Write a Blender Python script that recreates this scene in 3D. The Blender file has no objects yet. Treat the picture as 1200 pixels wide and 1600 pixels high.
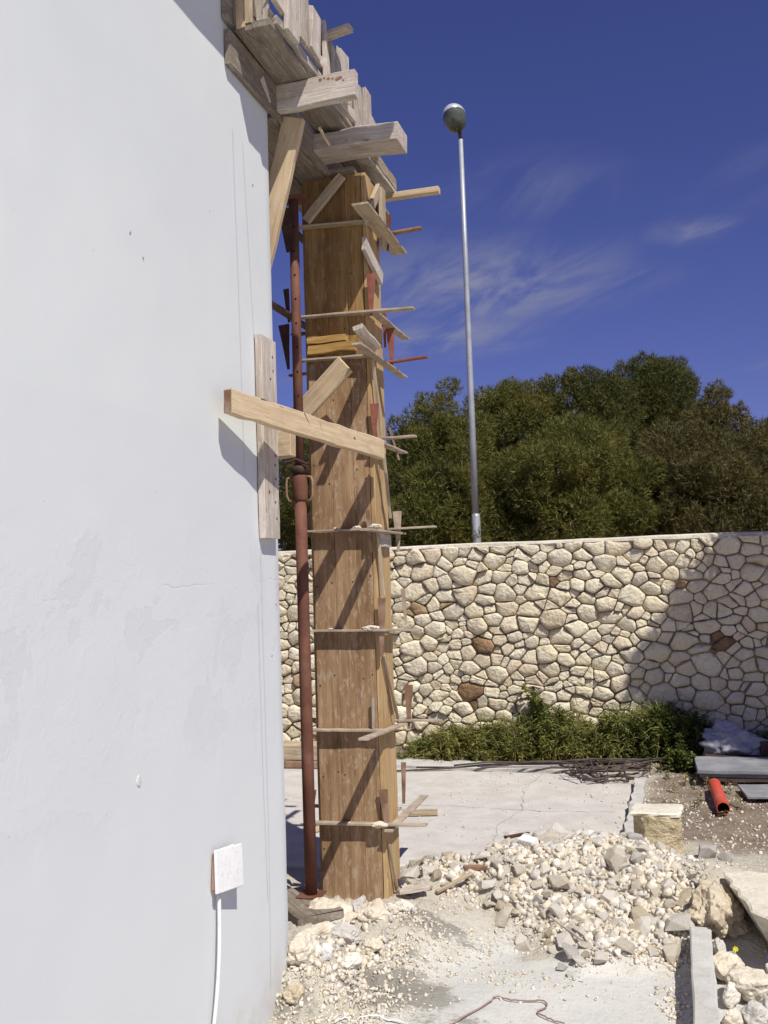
import bpy, bmesh, math, random
import numpy as np
from mathutils import Vector, Matrix, noise as mnoise

R_ = random.Random(7)
NP = np.random.default_rng(11)
scene = bpy.context.scene
COL = scene.collection

# ------------------------------------------------------------------ camera
EYE = 1.6
YAW, PITCH, ROLL = math.atan(440 / 1500), math.atan(100 / 1500), math.radians(1.9)
fwd = Vector((-math.sin(YAW) * math.cos(PITCH), math.cos(YAW) * math.cos(PITCH), math.sin(PITCH)))
rt = Vector((math.cos(YAW), math.sin(YAW), 0))
up = rt.cross(fwd)
rr = rt * math.cos(ROLL) - up * math.sin(ROLL)
uu = up * math.cos(ROLL) + rt * math.sin(ROLL)
cam = bpy.data.objects.new('camera', bpy.data.cameras.new('camera'))
COL.objects.link(cam)
cam.matrix_world = Matrix(((rr.x, uu.x, -fwd.x, 0), (rr.y, uu.y, -fwd.y, 0), (rr.z, uu.z, -fwd.z, EYE), (0, 0, 0, 1)))
cam.data.sensor_fit = 'VERTICAL'
cam.data.sensor_height = 36
cam.data.lens = 36 * 1500 / 1600
cam.data.clip_start = 0.05
cam.data.clip_end = 8000
scene.camera = cam

# ------------------------------------------------------------------ sun, sky, exposure
TO_SUN = Vector((0.51, -0.52, 1.0)).normalized()
ELEV = math.asin(TO_SUN.z)
AZ = math.atan2(TO_SUN.x, TO_SUN.y)
sun = bpy.data.objects.new('sun', bpy.data.lights.new('sun', 'SUN'))
COL.objects.link(sun)
sun.data.energy = 4.9
sun.data.angle = math.radians(0.55)
sun.data.color = (1.0, 0.97, 0.90)
sun.rotation_euler = TO_SUN.to_track_quat('Z', 'Y').to_euler()

world = bpy.data.worlds.new('World')
scene.world = world
world.use_nodes = True


def sky_nodes():
    nt = world.node_tree
    nt.nodes.clear()
    N = lambda t: nt.nodes.new(t)
    L = nt.links.new
    sky = N('ShaderNodeTexSky')
    sky.sky_type = 'NISHITA'
    sky.sun_disc = False
    sky.sun_elevation = ELEV
    sky.sun_rotation = AZ
    sky.air_density = 1.0
    sky.dust_density = 0.15
    sky.ozone_density = 2.5
    tint = N('ShaderNodeMix')
    tint.data_type = 'RGBA'
    tint.blend_type = 'MULTIPLY'
    tint.inputs['Factor'].default_value = 1
    tint.inputs['B'].default_value = (0.60, 0.53, 1.0, 1)
    L(sky.outputs['Color'], tint.inputs['A'])
    # thin cirrus on a flat layer high above
    tc = N('ShaderNodeTexCoord')
    sep = N('ShaderNodeSeparateXYZ')
    L(tc.outputs['Generated'], sep.inputs[0])
    mz = N('ShaderNodeMath'); mz.operation = 'MAXIMUM'; mz.inputs[1].default_value = 0.04
    L(sep.outputs['Z'], mz.inputs[0])
    dx = N('ShaderNodeMath'); dx.operation = 'DIVIDE'
    dy = N('ShaderNodeMath'); dy.operation = 'DIVIDE'
    L(sep.outputs['X'], dx.inputs[0]); L(mz.outputs[0], dx.inputs[1])
    L(sep.outputs['Y'], dy.inputs[0]); L(mz.outputs[0], dy.inputs[1])
    cb = N('ShaderNodeCombineXYZ')
    L(dx.outputs[0], cb.inputs['X']); L(dy.outputs[0], cb.inputs['Y'])
    mp = N('ShaderNodeMapping')
    mp.vector_type = 'TEXTURE'
    mp.inputs['Rotation'].default_value = (0, 0, math.radians(-58))
    mp.inputs['Scale'].default_value = (1.7, 0.62, 1)
    L(cb.outputs[0], mp.inputs['Vector'])
    n1 = N('ShaderNodeTexNoise')
    n1.inputs['Scale'].default_value = 2.6
    n1.inputs['Detail'].default_value = 9
    n1.inputs['Roughness'].default_value = 0.62
    n1.inputs['Distortion'].default_value = 0.5
    L(mp.outputs[0], n1.inputs['Vector'])
    r1 = N('ShaderNodeMapRange'); r1.interpolation_type = 'SMOOTHSTEP'
    r1.inputs['From Min'].default_value = 0.33
    r1.inputs['From Max'].default_value = 0.68
    L(n1.outputs['Fac'], r1.inputs['Value'])
    # the larger banks the wisps gather in
    n2 = N('ShaderNodeTexNoise')
    n2.inputs['Scale'].default_value = 0.55
    n2.inputs['Detail'].default_value = 2
    L(cb.outputs[0], n2.inputs['Vector'])
    r2 = N('ShaderNodeMapRange'); r2.interpolation_type = 'SMOOTHSTEP'
    r2.inputs['From Min'].default_value = 0.57
    r2.inputs['From Max'].default_value = 0.78
    L(n2.outputs['Fac'], r2.inputs['Value'])
    acc = r2.outputs['Result']
    for (cx, cy, rad, amp) in ((-0.60, 3.30, 0.75, 1.0), (0.125, 2.97, 0.20, 0.6), (-0.30, 2.50, 0.35, 0.3), (-0.20, 3.35, 0.4, 0.45), (-0.85, 3.9, 0.6, 0.8)):
        d = N('ShaderNodeVectorMath'); d.operation = 'DISTANCE'
        L(cb.outputs[0], d.inputs[0]); d.inputs[1].default_value = (cx, cy, 0)
        m = N('ShaderNodeMapRange'); m.interpolation_type = 'SMOOTHSTEP'
        m.inputs['From Min'].default_value = rad
        m.inputs['From Max'].default_value = 0
        m.inputs['To Max'].default_value = amp
        L(d.outputs['Value'], m.inputs['Value'])
        mx = N('ShaderNodeMath'); mx.operation = 'MAXIMUM'
        L(acc, mx.inputs[0]); L(m.outputs['Result'], mx.inputs[1])
        acc = mx.outputs[0]
    mul = N('ShaderNodeMath'); mul.operation = 'MULTIPLY'
    L(r1.outputs['Result'], mul.inputs[0]); L(acc, mul.inputs[1])
    mul2 = N('ShaderNodeMath'); mul2.operation = 'MULTIPLY'; mul2.inputs[1].default_value = 1.0
    L(mul.outputs[0], mul2.inputs[0])
    mixc = N('ShaderNodeMix'); mixc.data_type = 'RGBA'
    L(mul2.outputs[0], mixc.inputs['Factor'])
    L(tint.outputs['Result'], mixc.inputs['A'])
    mixc.inputs['B'].default_value = (3.6, 3.7, 5.2, 1)
    bg = N('ShaderNodeBackground')
    bg.inputs['Strength'].default_value = 0.07
    L(mixc.outputs['Result'], bg.inputs['Color'])
    out = N('ShaderNodeOutputWorld')
    L(bg.outputs[0], out.inputs['Surface'])


sky_nodes()
vs = scene.view_settings
vs.view_transform = 'Standard'
vs.look = 'None'
vs.exposure = 0.05
vs.gamma = 1
scene.render.engine = 'CYCLES'
scene.cycles.max_bounces = 6
scene.cycles.use_denoising = True

# ------------------------------------------------------------------ helpers
MATS = {}


def new_mat(name):
    m = bpy.data.materials.new(name)
    m.use_nodes = True
    nt = m.node_tree
    nt.nodes.clear()
    out = nt.nodes.new('ShaderNodeOutputMaterial')
    b = nt.nodes.new('ShaderNodeBsdfPrincipled')
    nt.links.new(b.outputs[0], out.inputs['Surface'])
    MATS[name] = m
    return m, nt, b


def nd(nt, t, **kw):
    n = nt.nodes.new(t)
    for k, v in kw.items():
        if isinstance(k, str) and hasattr(n, k):
            setattr(n, k, v)
    return n


def mix(nt, fac, a, b, mode='MIX'):
    n = nt.nodes.new('ShaderNodeMix')
    n.data_type = 'RGBA'
    n.blend_type = mode
    for sock, v in (('Factor', fac), ('A', a), ('B', b)):
        if isinstance(v, (int, float)):
            n.inputs[sock].default_value = v
        elif isinstance(v, tuple):
            n.inputs[sock].default_value = (*v, 1) if len(v) == 3 else v
        else:
            nt.links.new(v, n.inputs[sock])
    return n.outputs['Result']


def rng_(nt, val, a, b, lo=0.0, hi=1.0, smooth=True):
    n = nt.nodes.new('ShaderNodeMapRange')
    if smooth:
        n.interpolation_type = 'SMOOTHSTEP'
    n.inputs['From Min'].default_value = a
    n.inputs['From Max'].default_value = b
    n.inputs['To Min'].default_value = lo
    n.inputs['To Max'].default_value = hi
    nt.links.new(val, n.inputs['Value'])
    return n.outputs['Result']


def math_(nt, op, a, b=None):
    n = nt.nodes.new('ShaderNodeMath')
    n.operation = op
    for i, v in enumerate((a, b)):
        if v is None:
            continue
        if isinstance(v, (int, float)):
            n.inputs[i].default_value = v
        else:
            nt.links.new(v, n.inputs[i])
    return n.outputs[0]


def coords(nt, scale=(1, 1, 1), rnd=True, kind='Object'):
    tc = nt.nodes.new('ShaderNodeTexCoord')
    mp = nt.nodes.new('ShaderNodeMapping')
    mp.inputs['Scale'].default_value = scale
    v = tc.outputs[kind]
    if rnd:
        oi = nt.nodes.new('ShaderNodeObjectInfo')
        m = math_(nt, 'MULTIPLY', oi.outputs['Random'], 57.0)
        ad = nt.nodes.new('ShaderNodeVectorMath')
        ad.operation = 'ADD'
        nt.links.new(v, ad.inputs[0])
        nt.links.new(m, ad.inputs[1])
        v = ad.outputs[0]
    nt.links.new(v, mp.inputs['Vector'])
    return mp.outputs[0]


def noise(nt, vec, scale, detail=4, rough=0.55, dist=0.0):
    n = nt.nodes.new('ShaderNodeTexNoise')
    n.inputs['Scale'].default_value = scale
    n.inputs['Detail'].default_value = detail
    n.inputs['Roughness'].default_value = rough
    n.inputs['Distortion'].default_value = dist
    nt.links.new(vec, n.inputs['Vector'])
    return n.outputs['Fac']


def bump(nt, bsdf, h, strength, dist):
    n = nt.nodes.new('ShaderNodeBump')
    n.inputs['Strength'].default_value = strength
    n.inputs['Distance'].default_value = dist
    nt.links.new(h, n.inputs['Height'])
    nt.links.new(n.outputs[0], bsdf.inputs['Normal'])


def wood(name, c_lo, c_hi, stain=(0.05, 0.035, 0.02), stain_amt=0.5, splash=None, splash_amt=0.0, grain=1.0, bmp=0.35):
    m, nt, b = new_mat(name)
    g = noise(nt, coords(nt, (1.3, 26 * grain, 26 * grain)), 2.2, 5, 0.6, 0.6)
    col = mix(nt, rng_(nt, g, 0.33, 0.68), c_lo, c_hi)
    f = noise(nt, coords(nt, (4, 150, 150)), 1.5, 3, 0.6)
    col = mix(nt, rng_(nt, f, 0.35, 0.75, 0.0, 0.35), col, stain)
    s = noise(nt, coords(nt, (2.2, 7, 7)), 1.8, 5, 0.65, 0.3)
    col = mix(nt, rng_(nt, s, 0.52, 0.75, 0, stain_amt), col, stain)
    big = noise(nt, coords(nt, (0.9, 3.2, 3.2)), 1.4, 4, 0.6, 0.4)
    col = mix(nt, rng_(nt, big, 0.42, 0.70, 0, stain_amt * 0.9), col, (c_lo[0] * 0.55, c_lo[1] * 0.47, c_lo[2] * 0.40))
    if splash:
        w = noise(nt, coords(nt, (7, 17, 17)), 2.3, 7, 0.75, 0.4)
        col = mix(nt, rng_(nt, w, 0.52, 0.62, 0, splash_amt), col, splash)
    k = noise(nt, coords(nt, (9, 30, 30)), 1.6, 2, 0.5)
    col = mix(nt, rng_(nt, k, 0.70, 0.76, 0, 0.7), col, stain)
    nt.links.new(col, b.inputs['Base Color'])
    b.inputs['Roughness'].default_value = 0.85
    b.inputs['Specular IOR Level'].default_value = 0.2
    bump(nt, b, math_(nt, 'ADD', g, f), bmp, 0.004)
    return m


def rough(name, c1, c2, scale=8.0, c3=None, amt3=0.5, bscale=40.0, bstr=0.5, bdist=0.01, r=0.9, metal=0.0, rnd=True, kind='Object', spec=0.25):
    m, nt, b = new_mat(name)
    v = coords(nt, (1, 1, 1), rnd, kind)
    a = noise(nt, v, scale, 6, 0.6, 0.2)
    col = mix(nt, rng_(nt, a, 0.32, 0.7), c1, c2)
    if c3:
        s = noise(nt, v, scale * 0.43 + 0.31, 5, 0.65, 0.4)
        col = mix(nt, rng_(nt, s, 0.52, 0.68, 0, amt3), col, c3)
    fine = noise(nt, v, bscale, 5, 0.65)
    col = mix(nt, rng_(nt, fine, 0.3, 0.5, 0.22, 0.0), col, (c1[0] * 0.35, c1[1] * 0.35, c1[2] * 0.35))
    nt.links.new(col, b.inputs['Base Color'])
    b.inputs['Roughness'].default_value = r
    b.inputs['Metallic'].default_value = metal
    b.inputs['Specular IOR Level'].default_value = spec
    h = math_(nt, 'ADD', fine, math_(nt, 'MULTIPLY', a, 1.5))
    bump(nt, b, h, bstr, bdist)
    return m


def tag(o, label=None, cat=None, group=None, kind=None):
    if label: o['label'] = label
    if cat: o['category'] = cat
    if group: o['group'] = group
    if kind: o['kind'] = kind
    return o


WM = {}


def place(o, M, parent=None):
    COL.objects.link(o)
    WM[o.name] = M.copy()
    if parent is not None:
        o.parent = parent
        o.matrix_local = WM[parent.name].inverted() @ M
    else:
        o.matrix_world = M
    return o


def thing(name, label, cat, loc=(0, 0, 0), group=None, kind=None):
    o = bpy.data.objects.new(name, None)
    o.empty_display_size = 0.05
    place(o, Matrix.Translation(loc))
    return tag(o, label, cat, group, kind)


def mesh(name, verts, faces, mats, M=None, parent=None, smooth=False, midx=None):
    me = bpy.data.meshes.new(name)
    me.from_pydata([tuple(v) for v in verts], [], faces)
    for m in (mats if isinstance(mats, (list, tuple)) else [mats]):
        me.materials.append(MATS[m] if isinstance(m, str) else m)
    if midx is not None:
        me.polygons.foreach_set('material_index', midx)
    if smooth:
        me.polygons.foreach_set('use_smooth', [True] * len(me.polygons))
    me.update()
    return place(bpy.data.objects.new(name, me), M if M is not None else Matrix(), parent)


def fast_mesh(name, V, tris, mats, parent=None, midx=None, smooth=False, M=None):
    me = bpy.data.meshes.new(name)
    n, t = len(V), len(tris)
    k = tris.shape[1]
    me.vertices.add(n)
    me.vertices.foreach_set('co', np.asarray(V, np.float32).ravel())
    me.loops.add(t * k)
    me.loops.foreach_set('vertex_index', np.asarray(tris, np.int32).ravel())
    me.polygons.add(t)
    me.polygons.foreach_set('loop_start', np.arange(t, dtype=np.int32) * k)
    if smooth:
        me.polygons.foreach_set('use_smooth', np.ones(t, bool))
    for m in (mats if isinstance(mats, (list, tuple)) else [mats]):
        me.materials.append(MATS[m])
    if midx is not None:
        me.polygons.foreach_set('material_index', np.asarray(midx, np.int32))
    me.update(calc_edges=True)
    me.validate()
    return place(bpy.data.objects.new(name, me), M if M is not None else Matrix(), parent)


def frame_of(p0, p1, wdir):
    x = (Vector(p1) - Vector(p0)); L = x.length; x.normalize()
    w = Vector(wdir); w = (w - x * w.dot(x)).normalized()
    t = x.cross(w)
    M = Matrix(((x.x, w.x, t.x, p0[0]), (x.y, w.y, t.y, p0[1]), (x.z, w.z, t.z, p0[2]), (0, 0, 0, 1)))
    return M, L


def board(name, p0, p1, wdir, w, t, mat, parent=None, wear=0.0025, ch=0.003, seg=None, rag0=0.0, rag1=0.0, taper=1.0):
    """sawn board: axis p0-p1, width w along wdir, thickness t; worn corners, optional ragged ends."""
    M, L = frame_of(p0, p1, wdir)
    seg = seg or max(3, min(14, int(L / 0.09)))
    ch = min(ch, t * 0.3)
    vs_, fs = [], []
    for i in range(seg + 1):
        x = L * i / seg
        k = 1 + (taper - 1) * i / seg
        a, b = w * k / 2, t / 2
        ring = [(a - ch, -b), (a, -b + ch), (a, b - ch), (a - ch, b), (-a + ch, b), (-a, b - ch), (-a, -b + ch), (-a + ch, -b)]
        j1, j2 = R_.gauss(0, wear), R_.gauss(0, wear)
        jt = R_.gauss(0, wear * 0.4)
        for q, (yy, zz) in enumerate(ring):
            xe = x
            if i == 0 and rag0: xe -= R_.uniform(0, rag0)
            if i == seg and rag1: xe += R_.uniform(0, rag1)
            yy += j1 if yy > 0 else j2
            zz += jt + R_.gauss(0, wear * 0.25)
            vs_.append((xe, yy, zz))
    for i in range(seg):
        for q in range(8):
            a0, a1 = i * 8 + q, i * 8 + (q + 1) % 8
            fs.append((a0, a0 + 8, a1 + 8, a1))
    fs.append(tuple(range(8)))
    fs.append(tuple(seg * 8 + q for q in reversed(range(8))))
    return mesh(name, vs_, fs, mat, M, parent)


def tube_geo(path, r, n=8, caps=True, hollow=None):
    P = [Vector(p) for p in path]
    rs = r if isinstance(r, (list, tuple)) else [r] * len(P)
    vs_, fs = [], []
    ref = None
    for i, p in enumerate(P):
        d = (P[min(i + 1, len(P) - 1)] - P[max(i - 1, 0)]).normalized()
        if ref is None:
            ref = Vector((0, 0, 1)) if abs(d.z) < 0.9 else Vector((1, 0, 0))
        s = d.cross(ref).normalized()
        u = s.cross(d)
        ref = u
        for k in range(n):
            a = 2 * math.pi * k / n
            vs_.append(p + (s * math.cos(a) + u * math.sin(a)) * rs[i])
    for i in range(len(P) - 1):
        for k in range(n):
            a0, a1 = i * n + k, i * n + (k + 1) % n
            fs.append((a0, a1, a1 + n, a0 + n))
    if caps:
        fs.append(tuple(reversed(range(n))))
        fs.append(tuple((len(P) - 1) * n + k for k in range(n)))
    return vs_, fs


def tube(name, path, r, mat, parent=None, n=8, smooth=True, caps=True):
    o = Vector(path[0])
    v, f = tube_geo([Vector(p) - o for p in path], r, n, caps)
    ob = mesh(name, v, f, mat, Matrix.Translation(o), parent, smooth)
    if caps and smooth:
        k = len(f)
        ob.data.polygons[k - 1].use_smooth = False
        ob.data.polygons[k - 2].use_smooth = False
    return ob


def box(name, lo, hi, mat, parent=None, ch=0.006, jit=0.0, M=None):
    lo, hi = Vector(lo), Vector(hi)
    c = (lo + hi) / 2
    bm = bmesh.new()
    bmesh.ops.create_cube(bm, size=1)
    for v in bm.verts:
        v.co = Vector((v.co.x * (hi.x - lo.x), v.co.y * (hi.y - lo.y), v.co.z * (hi.z - lo.z)))
        if jit:
            v.co += Vector((R_.uniform(-jit, jit), R_.uniform(-jit, jit), R_.uniform(-jit, jit)))
    if ch:
        bmesh.ops.bevel(bm, geom=bm.edges[:], offset=ch, segments=1, affect='EDGES')
    me = bpy.data.meshes.new(name)
    bm.to_mesh(me); bm.free()
    me.materials.append(MATS[mat])
    return place(bpy.data.objects.new(name, me), M if M is not None else Matrix.Translation(c), parent)


def hull_mesh(name, seed, dims=(1, 1, 1), n=16, flat=0.0):
    r = random.Random(seed)
    bm = bmesh.new()
    for _ in range(n):
        v = Vector((r.gauss(0, 1), r.gauss(0, 1), r.gauss(0, 1))).normalized()
        m = max(abs(v.x), abs(v.y), abs(v.z))
        v = v * (1 - flat) + (v / m) * flat * 0.85
        v *= r.uniform(0.82, 1.05)
        bm.verts.new((v.x * dims[0], v.y * dims[1], v.z * dims[2]))
    res = bmesh.ops.convex_hull(bm, input=bm.verts)
    for e in res['geom_interior'] + res['geom_unused']:
        if isinstance(e, bmesh.types.BMVert) and e.is_valid:
            bm.verts.remove(e)
    bmesh.ops.recalc_face_normals(bm, faces=bm.faces)
    me = bpy.data.meshes.new(name)
    bm.to_mesh(me); bm.free()
    return me


def boulder_mesh(name, seed, dims, sub=3, amp=0.22, freq=1.6, flat=0.35):
    """rough broken lump with ledges, for the larger pieces"""
    bm = bmesh.new()
    bmesh.ops.create_icosphere(bm, subdivisions=sub, radius=1)
    r = random.Random(seed)
    off = Vector((r.uniform(-50, 50), r.uniform(-50, 50), r.uniform(-50, 50)))
    planes = []
    for _ in range(9):
        n_ = Vector((r.gauss(0, 1), r.gauss(0, 1), r.gauss(0, 1))).normalized()
        planes.append((n_, r.uniform(0.62, 0.9)))
    for v in bm.verts:
        d = v.co.normalized()
        rad = 1.0
        for n_, h in planes:
            c = d.dot(n_)
            if c > 1e-3:
                rad = min(rad, h / c)
        rad *= 1 + amp * (mnoise.fractal(d * freq + off, 0.9, 2.1, 5)) * 0.6
        p = d * rad
        v.co = Vector((p.x * dims[0], p.y * dims[1], p.z * dims[2]))
    me = bpy.data.meshes.new(name)
    bm.to_mesh(me); bm.free()
    return me


def vnoise(X, Y, s, seed=0):
    x, y = np.asarray(X) * s + 131.7 * (seed + 1), np.asarray(Y) * s + 71.3 * (seed + 1)
    xi, yi = np.floor(x), np.floor(y)
    fx, fy = x - xi, y - yi
    fx, fy = fx * fx * (3 - 2 * fx), fy * fy * (3 - 2 * fy)
    h = lambda a, b: np.modf(np.abs(np.sin(a * 127.1 + b * 311.7 + seed * 74.7) * 43758.5453))[0]
    return (h(xi, yi) * (1 - fx) + h(xi + 1, yi) * fx) * (1 - fy) + (h(xi, yi + 1) * (1 - fx) + h(xi + 1, yi + 1) * fx) * fy


def fbm(X, Y, s, o=4, seed=0):
    t, a, n = 0, 0.5, 0
    for k in range(o):
        t = t + a * vnoise(X, Y, s * 2 ** k, seed + k); n += a; a *= 0.5
    return t / n


def sst(a, b, x):
    t = np.clip((x - a) / (b - a), 0, 1)
    return t * t * (3 - 2 * t)


# ------------------------------------------------------------------ materials
def plaster():
    m, nt, b = new_mat('plaster')
    v = coords(nt, (1, 1, 1), False)
    sep = nt.nodes.new('ShaderNodeSeparateXYZ')
    nt.links.new(v, sep.inputs[0])
    big = noise(nt, v, 0.9, 4, 0.55)
    col = mix(nt, rng_(nt, big, 0.3, 0.7), (0.62, 0.64, 0.63), (0.67, 0.688, 0.672))
    mot = noise(nt, v, 4.0, 6, 0.65)
    col = mix(nt, rng_(nt, mot, 0.35, 0.7, 0, 0.35), col, (0.645, 0.665, 0.66))
    # limewash that has flaked off in the lower half
    zone = math_(nt, 'MULTIPLY', rng_(nt, sep.outputs['Z'], 0.7, 1.15), rng_(nt, sep.outputs['Z'], 2.0, 1.6))
    pn = noise(nt, v, 3.1, 7, 0.62, 0.4)
    patch = math_(nt, 'MULTIPLY', rng_(nt, pn, 0.555, 0.575), zone)
    col = mix(nt, math_(nt, 'MULTIPLY', patch, 0.5), col, (0.56, 0.55, 0.54))
    # the day joint where a lower coat ends
    wob = math_(nt, 'ADD', sep.outputs['Z'], math_(nt, 'MULTIPLY', noise(nt, v, 1.7, 5, 0.6), 0.16))
    low = rng_(nt, wob, 2.20, 2.25)
    col = mix(nt, low, mix(nt, 0.5, col, (0.635, 0.645, 0.655)), col)
    jl = math_(nt, 'ABSOLUTE', math_(nt, 'ADD', wob, -1.68))
    crack = math_(nt, 'MULTIPLY', rng_(nt, jl, 0.006, 0.0), rng_(nt, noise(nt, v, 2.3, 4, 0.6), 0.42, 0.6))
    col = mix(nt, math_(nt, 'MULTIPLY', crack, 0.3), col, (0.5, 0.48, 0.47))
    spots = noise(nt, v, 34.0, 2, 0.4)
    col = mix(nt, rng_(nt, spots, 0.79, 0.83, 0, 0.5), col, (0.35, 0.32, 0.3))
    # splashed dirt at the foot
    foot = math_(nt, 'MULTIPLY', rng_(nt, sep.outputs['Z'], 0.25, -0.15), rng_(nt, noise(nt, v, 6.0, 6, 0.7), 0.4, 0.65))
    col = mix(nt, math_(nt, 'MULTIPLY', foot, 0.5), col, (0.52, 0.49, 0.44))
    nt.links.new(col, b.inputs['Base Color'])
    b.inputs['Roughness'].default_value = 0.92
    b.inputs['Specular IOR Level'].default_value = 0.15
    h = math_(nt, 'ADD', math_(nt, 'MULTIPLY', noise(nt, v, 55, 4, 0.6), 0.22), math_(nt, 'MULTIPLY', mot, 0.7))
    h = math_(nt, 'ADD', h, math_(nt, 'MULTIPLY', patch, -0.30))
    rip = noise(nt, v, 11.0, 6, 0.7, 0.6)
    h = math_(nt, 'ADD', h, math_(nt, 'MULTIPLY', math_(nt, 'MULTIPLY', rng_(nt, rip, 0.5, 0.62), zone), 0.25))
    h = math_(nt, 'ADD', h, math_(nt, 'MULTIPLY', crack, -0.6))
    h = math_(nt, 'ADD', h, math_(nt, 'MULTIPLY', low, 0.05))
    bump(nt, b, h, 0.19, 0.008)


plaster()
rough('plaster_cut', (0.62, 0.60, 0.56), (0.74, 0.72, 0.69), 9, None, 0, 40, 0.6, 0.01)
wood('ply', (0.27, 0.155, 0.055), (0.42, 0.26, 0.105), (0.10, 0.055, 0.022), 0.6, (0.52, 0.43, 0.33), 0.22, 0.9)
wood('ply_lower', (0.30, 0.185, 0.098), (0.44, 0.292, 0.17), (0.15, 0.085, 0.035), 0.75, (0.50, 0.41, 0.31), 0.5, 0.9)
wood('pine_side', (0.44, 0.29, 0.135), (0.58, 0.41, 0.21), (0.20, 0.115, 0.05), 0.45, (0.58, 0.47, 0.34), 0.15, 1.0)
wood('pine_new', (0.56, 0.42, 0.255), (0.67, 0.53, 0.35), (0.33, 0.21, 0.115), 0.4, (0.66, 0.57, 0.45), 0.3, 0.8, 0.3)
wood('old_grey', (0.36, 0.31, 0.25), (0.55, 0.49, 0.41), (0.13, 0.10, 0.075), 0.55, (0.62, 0.58, 0.51), 0.45, 1.1, 0.6)
wood('old_dark', (0.22, 0.185, 0.14), (0.33, 0.285, 0.23), (0.09, 0.065, 0.045), 0.6, (0.42, 0.38, 0.32), 0.4, 1.0, 0.5)  # old wood toned darker, deepening the shade on the cornice underside
wood('old_white', (0.50, 0.43, 0.36), (0.66, 0.60, 0.53), (0.22, 0.13, 0.09), 0.5, (0.70, 0.66, 0.60), 0.5, 1.0, 0.6)
wood('old_tan', (0.40, 0.31, 0.20), (0.56, 0.46, 0.33), (0.16, 0.10, 0.055), 0.5, (0.60, 0.53, 0.43), 0.35, 1.0, 0.5)
wood('orange_scrap', (0.42, 0.24, 0.07), (0.56, 0.36, 0.13), (0.16, 0.09, 0.03), 0.5, (0.55, 0.42, 0.25), 0.2, 1.0)
rough('rust', (0.135, 0.055, 0.036), (0.20, 0.088, 0.058), 7, (0.25, 0.16, 0.12), 0.4, 60, 0.3, 0.002, 0.75, 0.15)
rough('rust_red', (0.22, 0.070, 0.045), (0.32, 0.12, 0.085), 12, (0.20, 0.09, 0.06), 0.5, 70, 0.3, 0.002, 0.75, 0.1)
rough('rust_brown', (0.19, 0.105, 0.065), (0.33, 0.21, 0.14), 12, (0.42, 0.33, 0.26), 0.5, 70, 0.3, 0.002, 0.8, 0.1)
rough('clamp_steel', (0.33, 0.26, 0.19), (0.48, 0.40, 0.31), 14, (0.58, 0.52, 0.43), 0.55, 80, 0.4, 0.002, 0.8, 0.1)
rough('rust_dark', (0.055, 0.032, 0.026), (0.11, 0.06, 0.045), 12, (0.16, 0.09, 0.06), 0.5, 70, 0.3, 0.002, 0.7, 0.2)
STONE_M = ['stone_cream', 'stone_pale', 'stone_grey', 'stone_warm', 'stone_ochre', 'stone_brown']
STONE_W = [0.42, 0.34, 0.10, 0.12, 0.015, 0.005]
sb = dict(bscale=34, bstr=0.75, bdist=0.035, r=0.95)
rough('stone_cream', (0.70, 0.605, 0.425), (0.82, 0.73, 0.54), 6, (0.56, 0.465, 0.32), 0.4, **sb)
rough('stone_pale', (0.74, 0.655, 0.475), (0.84, 0.76, 0.58), 6, (0.62, 0.53, 0.385), 0.4, **sb)
rough('stone_grey', (0.64, 0.56, 0.42), (0.76, 0.68, 0.52), 6, (0.52, 0.445, 0.33), 0.4, **sb)
rough('stone_warm', (0.65, 0.54, 0.385), (0.76, 0.65, 0.475), 6, (0.56, 0.43, 0.29), 0.4, **sb)
rough('stone_ochre', (0.33, 0.22, 0.12), (0.48, 0.36, 0.22), 6, (0.26, 0.14, 0.07), 0.6, **sb)
rough('stone_brown', (0.21, 0.125, 0.07), (0.38, 0.25, 0.14), 8, (0.15, 0.08, 0.045), 0.6, **sb)
rough('mortar', (0.38, 0.31, 0.225), (0.50, 0.425, 0.32), 9, None, 0, 40, 0.7, 0.02, rnd=False)
rough('cap_mortar', (0.62, 0.56, 0.45), (0.74, 0.68, 0.56), 5, (0.42, 0.37, 0.29), 0.4, 30, 0.6, 0.02, rnd=False)
RUB_M = ['rubble_white', 'rubble_cream', 'rubble_grey', 'rubble_tan']
rb = dict(bscale=45, bstr=0.7, bdist=0.012, r=0.95)
rough('rubble_white', (0.68, 0.62, 0.53), (0.79, 0.74, 0.65), 14, (0.48, 0.42, 0.33), 0.3, **rb)
rough('rubble_cream', (0.61, 0.535, 0.42), (0.73, 0.655, 0.53), 14, (0.40, 0.32, 0.22), 0.4, **rb)
rough('rubble_grey', (0.50, 0.465, 0.415), (0.61, 0.575, 0.52), 14, (0.38, 0.35, 0.31), 0.4, **rb)
rough('rubble_tan', (0.48, 0.40, 0.28), (0.60, 0.52, 0.39), 14, (0.33, 0.24, 0.14), 0.4, **rb)
rough('tufa', (0.52, 0.43, 0.26), (0.68, 0.58, 0.39), 10, (0.36, 0.25, 0.13), 0.5, 32, 1.0, 0.03)
rough('concrete', (0.49, 0.455, 0.415), (0.58, 0.545, 0.50), 5, (0.46, 0.42, 0.37), 0.45, 60, 0.35, 0.006, rnd=False)
rough('concrete_kerb', (0.46, 0.44, 0.40), (0.57, 0.55, 0.51), 9, (0.38, 0.35, 0.31), 0.45, 60, 0.5, 0.006)
rough('concrete_grey', (0.33, 0.31, 0.28), (0.43, 0.41, 0.37), 7, (0.26, 0.24, 0.20), 0.45, 50, 0.5, 0.008)
rough('rebar', (0.065, 0.05, 0.048), (0.13, 0.095, 0.085), 20, (0.19, 0.12, 0.09), 0.5, 90, 0.5, 0.002, 0.65, 0.3)
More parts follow.
